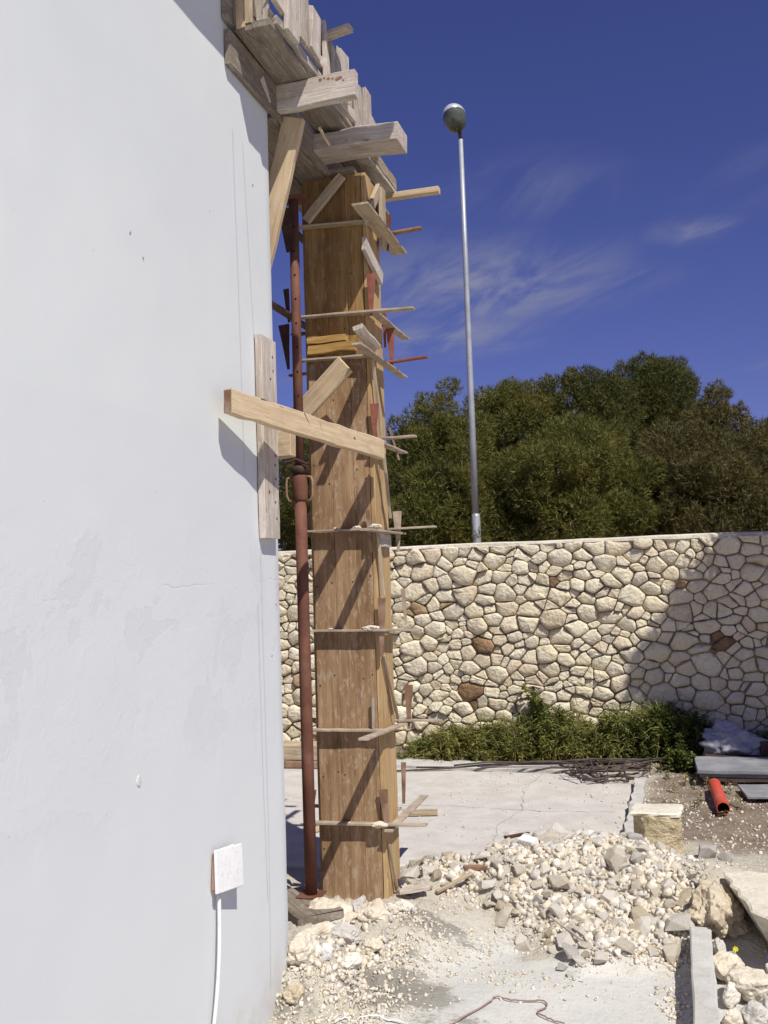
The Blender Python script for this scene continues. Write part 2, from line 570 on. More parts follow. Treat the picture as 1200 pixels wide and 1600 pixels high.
rough('red_plastic', (0.50, 0.050, 0.030), (0.60, 0.085, 0.050), 6, (0.48, 0.20, 0.15), 0.3, 60, 0.1, 0.001, 0.5, 0, spec=0.4)
rough('black_hole', (0.02, 0.012, 0.01), (0.03, 0.02, 0.016), 6)
rough('sheet_grey', (0.20, 0.20, 0.21), (0.30, 0.30, 0.31), 5, (0.15, 0.15, 0.15), 0.5, 40, 0.3, 0.004, 0.6)
rough('sack_grey', (0.30, 0.30, 0.33), (0.40, 0.40, 0.43), 6, (0.24, 0.235, 0.25), 0.4, 50, 0.4, 0.01, 0.7)
rough('box_plastic', (0.74, 0.73, 0.71), (0.80, 0.79, 0.77), 9, (0.66, 0.63, 0.6), 0.3, 60, 0.15, 0.002, 0.55)
rough('box_inside', (0.30, 0.17, 0.12), (0.38, 0.24, 0.18), 9)
rough('cable_white', (0.70, 0.70, 0.69), (0.77, 0.77, 0.76), 9, None, 0, 60, 0.1, 0.001, 0.5)
rough('wire_brown', (0.24, 0.16, 0.13), (0.34, 0.24, 0.19), 20, (0.35, 0.27, 0.22), 0.4, 80, 0.2, 0.001, 0.7)
rough('galvanised', (0.36, 0.37, 0.39), (0.46, 0.47, 0.49), 3, None, 0, 30, 0.1, 0.002, 0.5, 0.35)
rough('canopy_metal', (0.66, 0.67, 0.70), (0.74, 0.75, 0.77), 5, None, 0, 30, 0.05, 0.001, 0.25, 0.4, spec=0.5)
rough('lamp_glass', (0.075, 0.085, 0.065), (0.11, 0.12, 0.09), 6, None, 0, 20, 0.05, 0.001, 0.2, spec=0.5)
rough('bark', (0.10, 0.075, 0.055), (0.19, 0.15, 0.115), 6, (0.07, 0.05, 0.04), 0.5, 25, 1.0, 0.05)
rough('pencil', (0.42, 0.42, 0.44), (0.52, 0.52, 0.54), 30)
rough('nail_hole', (0.12, 0.08, 0.06), (0.2, 0.13, 0.1), 30)
rough('yellow_petal', (0.75, 0.72, 0.02), (0.8, 0.8, 0.05), 30)
rough('blue_plastic', (0.05, 0.12, 0.55), (0.08, 0.18, 0.65), 9, None, 0, 60, 0.1, 0.001, 0.4)
rough('white_chunk', (0.78, 0.77, 0.75), (0.84, 0.83, 0.81), 20, None, 0, 60, 0.5, 0.005)


def leaf(name, c1, c2, trans=0.25):
    m, nt, b = new_mat(name)
    gi = nt.nodes.new('ShaderNodeNewGeometry')
    col = mix(nt, gi.outputs['Random Per Island'], c1, c2)
    v = coords(nt, (1, 1, 1), True)
    n = noise(nt, v, 1.3, 3, 0.5)
    col = mix(nt, rng_(nt, n, 0.35, 0.7, 0, 0.5), col, (c2[0] * 1.15, c2[1] * 0.95, c2[2] * 0.7))
    nt.links.new(col, b.inputs['Base Color'])
    b.inputs['Roughness'].default_value = 0.6
    b.inputs['Specular IOR Level'].default_value = 0.25
    tr = nt.nodes.new('ShaderNodeBsdfTranslucent')
    nt.links.new(col, tr.inputs['Color'])
    ms = nt.nodes.new('ShaderNodeMixShader')
    ms.inputs[0].default_value = trans
    nt.links.new(b.outputs[0], ms.inputs[1])
    nt.links.new(tr.outputs[0], ms.inputs[2])
    out = [x for x in nt.nodes if x.type == 'OUTPUT_MATERIAL'][0]
    nt.links.new(ms.outputs[0], out.inputs['Surface'])


leaf('needles_green', (0.084, 0.090, 0.020), (0.178, 0.176, 0.042))
leaf('needles_dull', (0.080, 0.074, 0.025), (0.155, 0.137, 0.050))
leaf('needles_dark', (0.058, 0.065, 0.017), (0.124, 0.128, 0.033))
leaf('weed_green', (0.145, 0.170, 0.042), (0.265, 0.285, 0.088), 0.3)
leaf('weed_dark', (0.055, 0.080, 0.020), (0.110, 0.140, 0.036), 0.3)
leaf('weed_dry', (0.22, 0.17, 0.07), (0.34, 0.28, 0.13), 0.2)


# ------------------------------------------------------------------ ground
XW = -1.632                                    # plane of the house wall
CX0, CX1, CY0, CY1 = -1.755, -1.435, 4.66, 4.91  # column form
PILE = [(-1.36, 4.80), (-1.42, 5.20), (-1.16, 5.26), (-0.98, 5.45), (-0.86, 5.72), (-0.52, 5.80), (-0.28, 5.72),
        (-0.04, 5.45), (0.10, 5.1), (0.06, 4.70), (-0.20, 4.52), (-0.46, 4.45), (-0.70, 4.72), (-1.05, 4.90)]


def pile_mask(X, Y):
    X, Y = np.asarray(X, float), np.asarray(Y, float)
    inside = np.zeros(X.shape, bool)
    dmin = np.full(X.shape, 9.0)
    n = len(PILE)
    for i in range(n):
        x1, y1 = PILE[i]; x2, y2 = PILE[(i + 1) % n]
        c = ((y1 > Y) != (y2 > Y)) & (X < (x2 - x1) * (Y - y1) / (y2 - y1 + 1e-12) + x1)
        inside ^= c
        ex, ey = x2 - x1, y2 - y1
        t = np.clip(((X - x1) * ex + (Y - y1) * ey) / (ex * ex + ey * ey), 0, 1)
        dmin = np.minimum(dmin, np.hypot(X - x1 - t * ex, Y - y1 - t * ey))
    sd = np.where(inside, dmin, -dmin)
    return sst(-0.10, 0.16, sd)


def height(X, Y):
    X, Y = np.asarray(X, float), np.asarray(Y, float)
    edge = 4.72 + 0.16 * (fbm(X, Y, 2.1, 3, 5) - 0.5) + 0.10 * sst(-1.0, -0.4, X)
    z = -0.18 + 0.172 * sst(edge, edge + 0.42, Y)
    # the footing round the column and the wall corner
    d = np.hypot(np.maximum(np.abs(X + 1.62) - 0.24, 0), np.maximum(np.abs(Y - 4.72) - 0.10, 0))
    z = np.maximum(z, -0.18 + 0.165 * sst(0.62, 0.05, d + 0.10 * (fbm(X, Y, 6, 3, 2) - 0.5)))
    d2 = np.hypot(np.maximum(X + 1.60, 0) * 1.3, np.maximum(3.98 - Y, 0))
    z = np.maximum(z, np.where(Y < 5, -0.18 + 0.16 * sst(0.34, 0.02, d2), -1))
    z = np.where(X < -1.66, np.maximum(z, -0.012 - 0.17 * sst(4.1, 3.6, Y)), z)
    # heap of rubble
    pm = pile_mask(X, Y)
    z = z + pm * (0.055 + 0.07 * np.exp(-((X + 0.55) / 0.45) ** 2 - ((Y - 5.25) / 0.4) ** 2) + 0.05 * (fbm(X, Y, 9, 4, 3) - 0.35))
    # earth on the right
    er = sst(-0.34, -0.2, X) * sst(5.25, 5.7, Y)
    z = z + er * (0.035 + 0.07 * (fbm(X, Y, 2.3, 4, 8) - 0.3) + 0.03 * (fbm(X, Y, 11, 3, 9) - 0.5))
    rmd = np.exp(-((X - 0.16) / 0.2) ** 2 - ((Y - 5.05) / 0.34) ** 2)
    z = z + 0.16 * rmd
    # bank along the foot of the stone wall
    z = z + 0.07 * sst(8.05, 8.5, Y) * sst(10.5, 8.9, Y) * (0.5 + fbm(X, Y, 3, 3, 4))
    far = np.maximum(np.hypot(X, Y - 4) - 9, 0)
    z = z + np.minimum(far, 60) * 0.004 * (fbm(X, Y, 0.08, 3, 6) - 0.4)
    mess = np.maximum(pm * 0.8, np.exp(-(np.hypot(np.maximum(np.abs(X + 1.50) - 0.16, 0), np.maximum(np.abs(Y - 4.25) - 0.42, 0)) / 0.20) ** 2))
    lump = np.abs(fbm(X, Y, 15, 3, 90) - 0.5) * 2
    z = z + mess * (0.055 * (0.35 - lump) + 0.030 * (fbm(X, Y, 34, 3, 92) - 0.5))
    loose = 1 - sst(4.55, 4.2, Y) * sst(-1.25, -1.0, X) * 0.9
    z = z + loose * 0.011 * (fbm(X, Y, 17, 3, 7) - 0.5)
    return z


def hz(x, y):
    return float(height(np.array([x]), np.array([y]))[0])


def build_ground():
    fx = np.concatenate([np.arange(-4.2, -1.7, 0.04), np.arange(-1.7, 0.4, 0.014), np.arange(0.4, 2.2, 0.04)])
    fy = np.concatenate([np.arange(2.6, 3.6, 0.04), np.arange(3.6, 5.9, 0.014), np.arange(5.9, 9.2, 0.04)])
    gx = np.concatenate([[-4000, -800, -200, -60, -25, -12, -7, -5], fx, [2.6, 3.4, 5, 8, 14, 30, 80, 300, 1000, 4000]])
    gy = np.concatenate([[-4000, -800, -200, -60, -20, -8, -3, 0, 1.2, 2], fy, [9.6, 10.4, 12, 15, 20, 28, 45, 90, 300, 1000, 4000]])
    X, Y = np.meshgrid(gx, gy)
    Z = height(X, Y)
    V = np.stack([X, Y, Z], -1).reshape(-1, 3)
    ny, nx = X.shape
    idx = np.arange(nx * ny).reshape(ny, nx)
    q = np.stack([idx[:-1, :-1], idx[:-1, 1:], idx[1:, 1:], idx[1:, :-1]], -1).reshape(-1, 4)
    o = fast_mesh('ground', V, q, ['ground_mix'], smooth=True)
    o['kind'] = 'structure'
    x, y = V[:, 0], V[:, 1]
    nz = fbm(x, y, 4.5, 4, 20)
    earth = sst(-0.30, -0.10, x + 0.25 * (nz - 0.5)) * sst(5.5, 5.95, y + 0.5 * (nz - 0.5))
    earth = np.maximum(earth, sst(7.9, 8.2, y + 0.3 * (nz - 0.5)))
    conc = sst(4.75, 4.35, y + 0.7 * (nz - 0.5)) * sst(-1.35, -0.95, x + 0.35 * (nz - 0.5))
    st = np.zeros_like(x)
    for (cx, cy, ax, ay, am) in ((-1.16, 4.54, 0.17, 0.10, 0.9), (-1.02, 4.50, 0.12, 0.05, 0.7), (-1.22, 4.05, 0.30, 0.17, 1.0), (-1.20, 4.28, 0.10, 0.07, 0.6), (-0.95, 3.86, 0.2, 0.08, 0.6), (-1.55, 3.75, 0.12, 0.1, 0.6)):
        st = np.maximum(st, am * np.exp(-(((x - cx) / ax) ** 2 + ((y - cy) / ay) ** 2) ** 1.4))
    st = np.clip(st * (0.45 + 1.1 * fbm(x, y, 13, 3, 31)), 0, 1)
    at = o.data.color_attributes.new('mask', 'FLOAT_COLOR', 'POINT')
    at.data.foreach_set('color', np.stack([earth, conc, st, np.ones_like(x)], -1).astype(np.float32).ravel())
    return o


def ground_material():
    m, nt, b = new_mat('ground_mix')
    v = coords(nt, (1, 1, 1), False)
    at = nt.nodes.new('ShaderNodeAttribute')
    at.attribute_name = 'mask'
    sp = nt.nodes.new('ShaderNodeSeparateColor')
    nt.links.new(at.outputs['Color'], sp.inputs[0])
    n1, n2, n3 = noise(nt, v, 3, 6, 0.6), noise(nt, v, 17, 6, 0.65), noise(nt, v, 75, 4, 0.6)
    dust = mix(nt, rng_(nt, n1, 0.3, 0.7), (0.53, 0.48, 0.39), (0.64, 0.59, 0.49))
    dust = mix(nt, rng_(nt, n2, 0.45, 0.75, 0, 0.6), dust, (0.45, 0.385, 0.29))
    dust = mix(nt, rng_(nt, n3, 0.55, 0.7, 0, 0.5), dust, (0.60, 0.57, 0.50))
    earth = mix(nt, rng_(nt, n1, 0.3, 0.7), (0.20, 0.150, 0.108), (0.335, 0.265, 0.20))
    earth = mix(nt, rng_(nt, n2, 0.45, 0.7, 0, 0.6), earth, (0.42, 0.35, 0.28))
    earth = mix(nt, rng_(nt, n3, 0.5, 0.75, 0, 0.5), earth, (0.115, 0.085, 0.055))
    conc = mix(nt, rng_(nt, n1, 0.3, 0.7), (0.50, 0.49, 0.455), (0.59, 0.575, 0.53))
    conc = mix(nt, rng_(nt, n2, 0.48, 0.75, 0, 0.45), conc, (0.44, 0.415, 0.365))
    conc = mix(nt, rng_(nt, n3, 0.62, 0.72, 0, 0.5), conc, (0.25, 0.225, 0.19))
    col = mix(nt, sp.outputs['Red'], dust, earth)
    col = mix(nt, sp.outputs['Green'], col, conc)
    n4 = noise(nt, v, 38, 5, 0.7)
    stn = rng_(nt, math_(nt, 'ADD', sp.outputs['Blue'], math_(nt, 'MULTIPLY', math_(nt, 'SUBTRACT', n4, 0.5), 1.1)), 0.30, 0.62)
    col = mix(nt, math_(nt, 'MULTIPLY', stn, 0.72), col, (0.20, 0.185, 0.155))
    speck = math_(nt, 'MULTIPLY', rng_(nt, n4, 0.60, 0.68), 0.35)
    col = mix(nt, speck, col, (0.33, 0.28, 0.21))
    nt.links.new(col, b.inputs['Base Color'])
    b.inputs['Roughness'].default_value = 0.95
    b.inputs['Specular IOR Level'].default_value = 0.15
    h = math_(nt, 'ADD', math_(nt, 'MULTIPLY', n2, 1.0), math_(nt, 'MULTIPLY', n3, 0.5))
    amt = math_(nt, 'SUBTRACT', 1.0, math_(nt, 'MULTIPLY', sp.outputs['Green'], 0.75))
    bump(nt, b, math_(nt, 'MULTIPLY', math_(nt, 'ADD', h, n4), amt), 0.9, 0.025)


ground_material()
build_ground()


def ragged_slab(name, poly, z0, z1, mat, jit=0.012, step=0.09, kind=None, parent=None, M=None, topjit=0.0):
    """slab with broken, wandering edges; poly is its top outline"""
    P = []
    n = len(poly)
    for i in range(n):
        a, b = Vector((*poly[i], 0)), Vector((*poly[(i + 1) % n], 0))
        k = max(1, int((b - a).length / step))
        nrm = Vector(((b - a).y, -(b - a).x, 0)).normalized()
        for j in range(k):
            p = a.lerp(b, j / k)
            P.append(p + nrm * R_.gauss(0, jit))
    c = sum(P, Vector()) / len(P)
    m = len(P)
    V, F = [], []
    for p in P: V.append((p.x, p.y, z1 - 0.008 + R_.gauss(0, topjit)))
    for p in P:
        q = p + (c - p).normalized() * 0.012
        V.append((q.x, q.y, z1 + R_.gauss(0, topjit)))
    for p in P:
        q = p + (c - p).normalized() * R_.uniform(-0.012, 0.02)
        V.append((q.x, q.y, z0))
    for i in range(m):
        j = (i + 1) % m
        F.append((i, j, m + j, m + i))
        F.append((2 * m + i, 2 * m + j, j, i))
    F.append(tuple(range(m, 2 * m)))
    F.append(tuple(reversed(range(2 * m, 3 * m))))
    o = mesh(name, V, F, mat, M, parent)
    bm = bmesh.new(); bm.from_mesh(o.data)
    bmesh.ops.recalc_face_normals(bm, faces=bm.faces)
    bm.to_mesh(o.data); bm.free()
    if kind: o['kind'] = kind
    return o


ragged_slab('concrete_pavement', [(-5.5, 5.06), (-1.95, 5.10), (-1.45, 5.22), (-1.2, 5.30), (-0.95, 5.55), (-0.6, 5.72), (-0.335, 5.70), (-0.335, 7.45), (-0.60, 7.72), (-2.3, 7.80), (-5.5, 7.90)],
            -0.10, 0.004, 'concrete', 0.010, 0.12, 'structure')
ragged_slab('pavement_strip', [(-2.6, 7.84), (-0.75, 7.80), (-0.55, 8.02), (-2.6, 8.12)], -0.1, 0.022, 'concrete_kerb', 0.014, 0.1, 'structure')


# ------------------------------------------------------------------ house
def house():
    t = thing('house', 'white plastered house wall filling the left side of the picture', 'house', (XW, 0, -0.2))
    # wall with slightly uneven plaster
    ys = np.concatenate([[-4.0], np.linspace(0.4, 3.90, 72), [3.925]])
    zs = np.concatenate([[-0.6], np.linspace(-0.3, 4.3, 90)])
    Yg, Zg = np.meshgrid(ys, zs)
    bump_ = 0.007 * (fbm(Yg, Zg, 1.3, 3, 40) - 0.5) + 0.0025 * (fbm(Yg, Zg, 7, 3, 41) - 0.5)
    Xg = np.full_like(Yg, XW) + bump_ - 0.012 * sst(3.905, 3.925, Yg)
    edge = (Yg > 3.91)
    Yg = Yg + np.where(edge, 0.004 * (fbm(Zg, Zg * 0, 9, 3, 42) - 0.5), 0)
    V = np.stack([Xg, Yg, Zg], -1).reshape(-1, 3)
    ny, nx = Yg.shape
    idx = np.arange(nx * ny).reshape(ny, nx)
    q = np.stack([idx[:-1, :-1], idx[:-1, 1:], idx[1:, 1:], idx[1:, :-1]], -1).reshape(-1, 4)
    # close the block behind it
    b0 = len(V)
    V = np.vstack([V, [[-7, -4, -0.6], [-7, 3.925, -0.6], [-7, 3.925, 4.3], [-7, -4, 4.3]]])
    far = [idx[i, -1] for i in range(ny)]
    quads = [tuple(int(k) for k in f) for f in q]
    quads.append(tuple(int(k) for k in far) + (b0 + 2, b0 + 1))
    top = [int(idx[-1, i]) for i in range(nx)]
    quads.append(tuple(reversed(top)) + (b0 + 3, b0 + 2))
    quads.append((b0, b0 + 1, b0 + 2, b0 + 3))
    quads.append(tuple(int(idx[i, 0]) for i in reversed(range(ny))) + (b0, b0 + 3))
    w = mesh('wall', V, quads, 'plaster', Matrix(), t, False)
    w.data.polygons.foreach_set('use_smooth', [len(p.vertices) == 4 and i < len(q) for i, p in enumerate(w.data.polygons)])
    # mason's lines drawn down the plaster
    for pts in ([(3.522, 3.46), (3.545, 2.75), (3.561, 2.03)], [(3.62, 3.44), (3.655, 3.0), (3.69, 2.62)], [(3.70, 1.75), (3.715, 0.6), (3.70, -0.05)], [(3.66, 1.5), (3.675, 0.75), (3.69, 0.3)]):
        V2, F2 = [], []
        for (y, z) in [(a[0] + (b[0] - a[0]) * k / 6, a[1] + (b[1] - a[1]) * k / 6) for a, b in zip(pts, pts[1:]) for k in range(7)]:
            xx = XW + 0.007 * (float(fbm(y, z, 1.3, 3, 40)) - 0.5) + 0.0042
            y += R_.gauss(0, 0.0005)
            V2 += [(xx, y - 0.0009, z), (xx, y + 0.0009, z)]
        for k in range(len(V2) // 2 - 1):
            F2.append((2 * k, 2 * k + 1, 2 * k + 3, 2 * k + 2))
        mesh('pencil_line', V2, F2, 'pencil', Matrix(), w)
    for (y, z, s) in ((2.72, 0.98, 0.016), (3.86, 1.50, 0.006), (3.80, 1.28, 0.006), (2.72, 2.75, 0.006), (2.80, 2.69, 0.0045), (3.72, 3.3, 0.006)):
        me = boulder_mesh('chip', int(z * 100), (0.004, s, s * 1.3), 2)
        me.materials.append(MATS['plaster_cut' if s > 0.01 else 'pencil'])
        place(bpy.data.objects.new('chip', me), Matrix.Translation((XW + 0.001, y, z)), w)
    # eave and roof edge above the frame
    box('eave', (-7.2, -4.2, 4.12), (-1.425, 3.38, 4.30), 'plaster_cut', t, 0.01)


house()

# open junction box and its cable
t = thing('junction_box', 'small white square junction box with its lid tilted open', 'junction box', (XW, 3.25, 0.45))
Mx = Matrix.Translation((XW + 0.012, 3.27, 0.55)) @ Matrix.Rotation(math.radians(-7), 4, 'X')
box('back_box', (-0.012, -0.074, -0.066), (0.009, 0.07, 0.064), 'box_inside', t, 0.004, 0, Mx)
Ml = Matrix.Translation((XW + 0.034, 3.275, 0.552)) @ Matrix.Rotation(math.radians(-7), 4, 'X') @ Matrix.Rotation(math.radians(-7), 4, 'Z') @ Matrix.Rotation(math.radians(-5), 4, 'Y')
box('lid', (-0.006, -0.090, -0.075), (0.006, 0.086, 0.075), 'box_plastic', t, 0.003, 0.001, Ml)
for k in range(5):
    me = boulder_mesh('plaster_crumb', 60 + k, (0.006, R_.uniform(0.008, 0.02), 0.007), 2)
    me.materials.append(MATS['plaster_cut'])
    place(bpy.data.objects.new('plaster_crumb', me), Matrix.Translation((XW + 0.02, 3.215 + 0.03 * k, 0.628 - 0.003 * k)), t)
path = []
for k in range(22):
    s = k / 21
    path.append((XW + 0.016 + 0.010 * math.sin(s * 3.1), 3.228 - 0.13 * s + 0.018 * math.sin(s * 4), 0.485 - 0.66 * s))
tag(tube('cable', path, 0.0075, 'cable_white', n=8), 'white electric cable hanging from the junction box down the wall', 'cable')


# ------------------------------------------------------------------ stone wall
def clip(poly, nx, ny, c):
    out = []
    n = len(poly)
    for i in range(n):
        a, b = poly[i], poly[(i + 1) % n]
        da, db = nx * a[0] + ny * a[1] - c, nx * b[0] + ny * b[1] - c
        if da <= 0: out.append(a)
        if (da < 0 < db) or (db < 0 < da):
            t_ = da / (da - db)
            out.append((a[0] + (b[0] - a[0]) * t_, a[1] + (b[1] - a[1]) * t_))
    return out


def stone_wall():
    YF = 8.50
    x0, x1, zb, zt = -5.4, 3.4, -0.06, 1.845
    t = thing('stone_wall', 'irregular pale limestone boundary wall behind the yard', 'wall', (-1.4, YF, 0))
    rs = random.Random(5)
    ASP = 1.32
    seeds = []
    for lo_, hi_, tries in ((0.040, 0.092, 20000), (0.020, 0.036, 8000)):
        for _ in range(tries):
            x, z = rs.uniform(x0, x1) / ASP, rs.uniform(zb, zt)
            r = lo_ + (hi_ - lo_) * rs.random() ** 1.35
            if all((x - a) ** 2 + (z - b) ** 2 > ((r + c) * 0.90) ** 2 for a, b, c in seeds if abs(x - a) < 0.3 and abs(z - b) < 0.3):
                seeds.append((x, z, r))
    cells = []
    for i, (x, z, r) in enumerate(seeds):
        poly = [(x0 / ASP, zb), (x1 / ASP, zb), (x1 / ASP, zt), (x0 / ASP, zt)]
        for j, (a, b, c) in enumerate(seeds):
            if i == j or abs(a - x) > 0.75 or abs(b - z) > 0.75: continue
            dx, dz = a - x, b - z
            poly = clip(poly, dx, dz, (a * a + b * b - x * x - z * z + (r * r - c * c) * 0.8) / 2)
            if len(poly) < 3: break
        if len(poly) < 3: continue
        poly = [(p[0] * ASP, p[1]) for p in poly]
        poly = [(px + (0.055 * (float(fbm(px, pz, 3.6, 2, 80)) - 0.5) + 0.05 * (float(vnoise(px, pz, 9.0, 83)) - 0.5)) * (x0 + 0.05 < px < x1 - 0.05),
                 pz + (0.05 * (float(fbm(px, pz, 3.6, 2, 81)) - 0.5) + 0.045 * (float(vnoise(px, pz, 9.0, 84)) - 0.5)) * (zb + 0.03 < pz < zt - 0.03)) for px, pz in poly]
        cells.append(poly)
    stones = []
    for poly in cells:
        A = 0.5 * sum(p[0] * q[1] - q[0] * p[1] for p, q in zip(poly, poly[1:] + poly[:1]))
        if A < 0.0006: continue
        gap = rs.uniform(0.0010, 0.0058)
        n = len(poly)
        cx = sum(p[0] for p in poly) / n; cz = sum(p[1] for p in poly) / n
        sh = [(0, 0)]
        pp = poly
        lo = [(-9, -9), (9, -9), (9, 9), (-9, 9)]
        cur = poly
        for a, b in zip(poly, poly[1:] + poly[:1]):
            ex, ez = b[0] - a[0], b[1] - a[1]
            l = math.hypot(ex, ez)
            if l < 1e-5: continue
            nx, nz = ez / l, -ex / l
            cur = clip(cur, nx, nz, nx * a[0] + nz * a[1] - gap * rs.uniform(0.6, 1.5))
            if len(cur) < 3: break
        if len(cur) < 3: continue
        # drop nearly repeated corners, then knock the corners off
        q = []
        for p in cur:
            if not q or math.hypot(p[0] - q[-1][0], p[1] - q[-1][1]) > 0.006: q.append(p)
        if len(q) < 3: continue
        out = []
        m = len(q)
        for k in range(m):
            a, b = q[k], q[(k + 1) % m]
            l = math.hypot(b[0] - a[0], b[1] - a[1])
            c = min(0.24, 0.011 / max(l, 1e-4)) * rs.uniform(0.4, 1.5)
            out.append((a[0] + (b[0] - a[0]) * c, a[1] + (b[1] - a[1]) * c))
            if l > 0.12:
                nx, nz = (b[1] - a[1]) / l, -(b[0] - a[0]) / l
                jj = rs.gauss(-0.003, 0.005)
                out.append(((a[0] + b[0]) / 2 + nx * jj, (a[1] + b[1]) / 2 + nz * jj))
            out.append((b[0] + (a[0] - b[0]) * c, b[1] + (a[1] - b[1]) * c))
        stones.append((A, cx, cz, out))

    def geo(A, cx, cz, out):
        size = math.sqrt(A)
        bulge = min(0.034, size * rs.uniform(0.08, 0.19))
        tx, tz = rs.gauss(0, 0.10), rs.gauss(0, 0.10)
        off = rs.gauss(0, 0.010)
        V, F = [], []
        m = len(out)
        prof = ((0.985, 0.075), (1.0, 0.012), (0.955, -0.45 * bulge), (0.66, -0.90 * bulge))
        for s, y in prof:
            for (x, z) in out:
                ux, uz = x - cx, z - cz
                jy = rs.gauss(0, 0.16) * bulge if s < 0.97 else rs.gauss(0, 0.05) * bulge
                js = 1 + (rs.gauss(0, 0.03) if s < 0.95 else 0)
                yy = y + jy + (tx * ux * s + tz * uz * s if y < 0.05 else 0) + (off if y < 0.05 else 0)
                V.append((cx + ux * s * js, YF + yy, cz + uz * s * js))
        V.append((cx + rs.gauss(0, 0.06) * size, YF - bulge * rs.uniform(0.85, 1.0) + off, cz + rs.gauss(0, 0.1) * size))
        for l in range(3):
            for k in range(m):
                a, b = l * m + k, l * m + (k + 1) % m
                F.append((a, b, b + m, a + m))
        for k in range(m):
            F.append((3 * m + k, 3 * m + (k + 1) % m, 4 * m))
        return V, F

    vis = lambda s: -3.6 < s[1] < 0.95
    order = sorted(range(len(stones)), key=lambda i: (not vis(stones[i]), -stones[i][0]))
    ochre = ((-1.751, 0.438, 5), (-1.586, 0.946, 5), (-1.88, 1.609, 5), (-2.221, 1.271, 4), (-1.75, 0.56, 4), (0.35, 0.95, 5))
    restV, restF, restM = [], [], []
    wts = STONE_W
    for rank, i in enumerate(order):
        A, cx, cz, out = stones[i]
        V, F = geo(A, cx, cz, out)
        mi = rs.choices(range(6), wts)[0]
        for (ox, oz, om) in ochre:
            if math.hypot(cx - ox, cz - oz) < 0.075: mi = om
        if rank < 300:
            o = Vector((cx, YF, cz))
            ob = mesh('stone', [Vector(v) - o for v in V], F, STONE_M[mi], Matrix.Translation(o), t, True)
            m = len(out)
            for e in ob.data.edges:
                a, b = e.vertices
                if (m <= a < 2 * m and m <= b < 2 * m) or rs.random() < 0.12: e.use_edge_sharp = True
        else:
            b0 = len(restV)
            restV += V
            restF += [tuple(k + b0 for k in f) for f in F]
            restM += [mi] * len(F)
    r = mesh('small_stones', restV, restF, STONE_M, Matrix(), t, False, restM)
    r['kind'] = 'stuff'
    box('core', (x0 - 0.02, YF + 0.040, -0.3), (x1 + 0.02, YF + 0.40, zt - 0.004), 'mortar', t, 0.01)
    # mortar capping, hand levelled
    n = 150
    V, F = [], []
    for k in range(n + 1):
        x = x0 + (x1 - x0) * k / n
        y = YF - 0.012 + 0.02 * (float(fbm(x, 0.3, 3, 3, 50)) - 0.5)
        zl = zt - 0.012 + 0.03 * (float(fbm(x, 5.3, 4, 3, 51)) - 0.5)
        zu = zt + 0.024 + 0.018 * (float(fbm(x, 9.3, 2, 3, 52)) - 0.5)
        V += [(x, y + 0.05, zl - 0.02), (x, y, zl), (x, y + 0.004, zu - 0.012), (x, y + 0.03, zu), (x, YF + 0.40, zu), (x, YF + 0.42, zl)]
        if k:
            b0 = (k - 1) * 6
            for c in range(6):
                a, b = b0 + c, b0 + (c + 1) % 6
                F.append((a, b, b + 6, a + 6))
    F.append(tuple(range(6))); F.append(tuple(n * 6 + c for c in reversed(range(6))))
    mesh('coping', V, F, 'cap_mortar', Matrix(), t)
    print('stones', len(stones), 'visible', sum(1 for s in stones if vis(s)))


stone_wall()


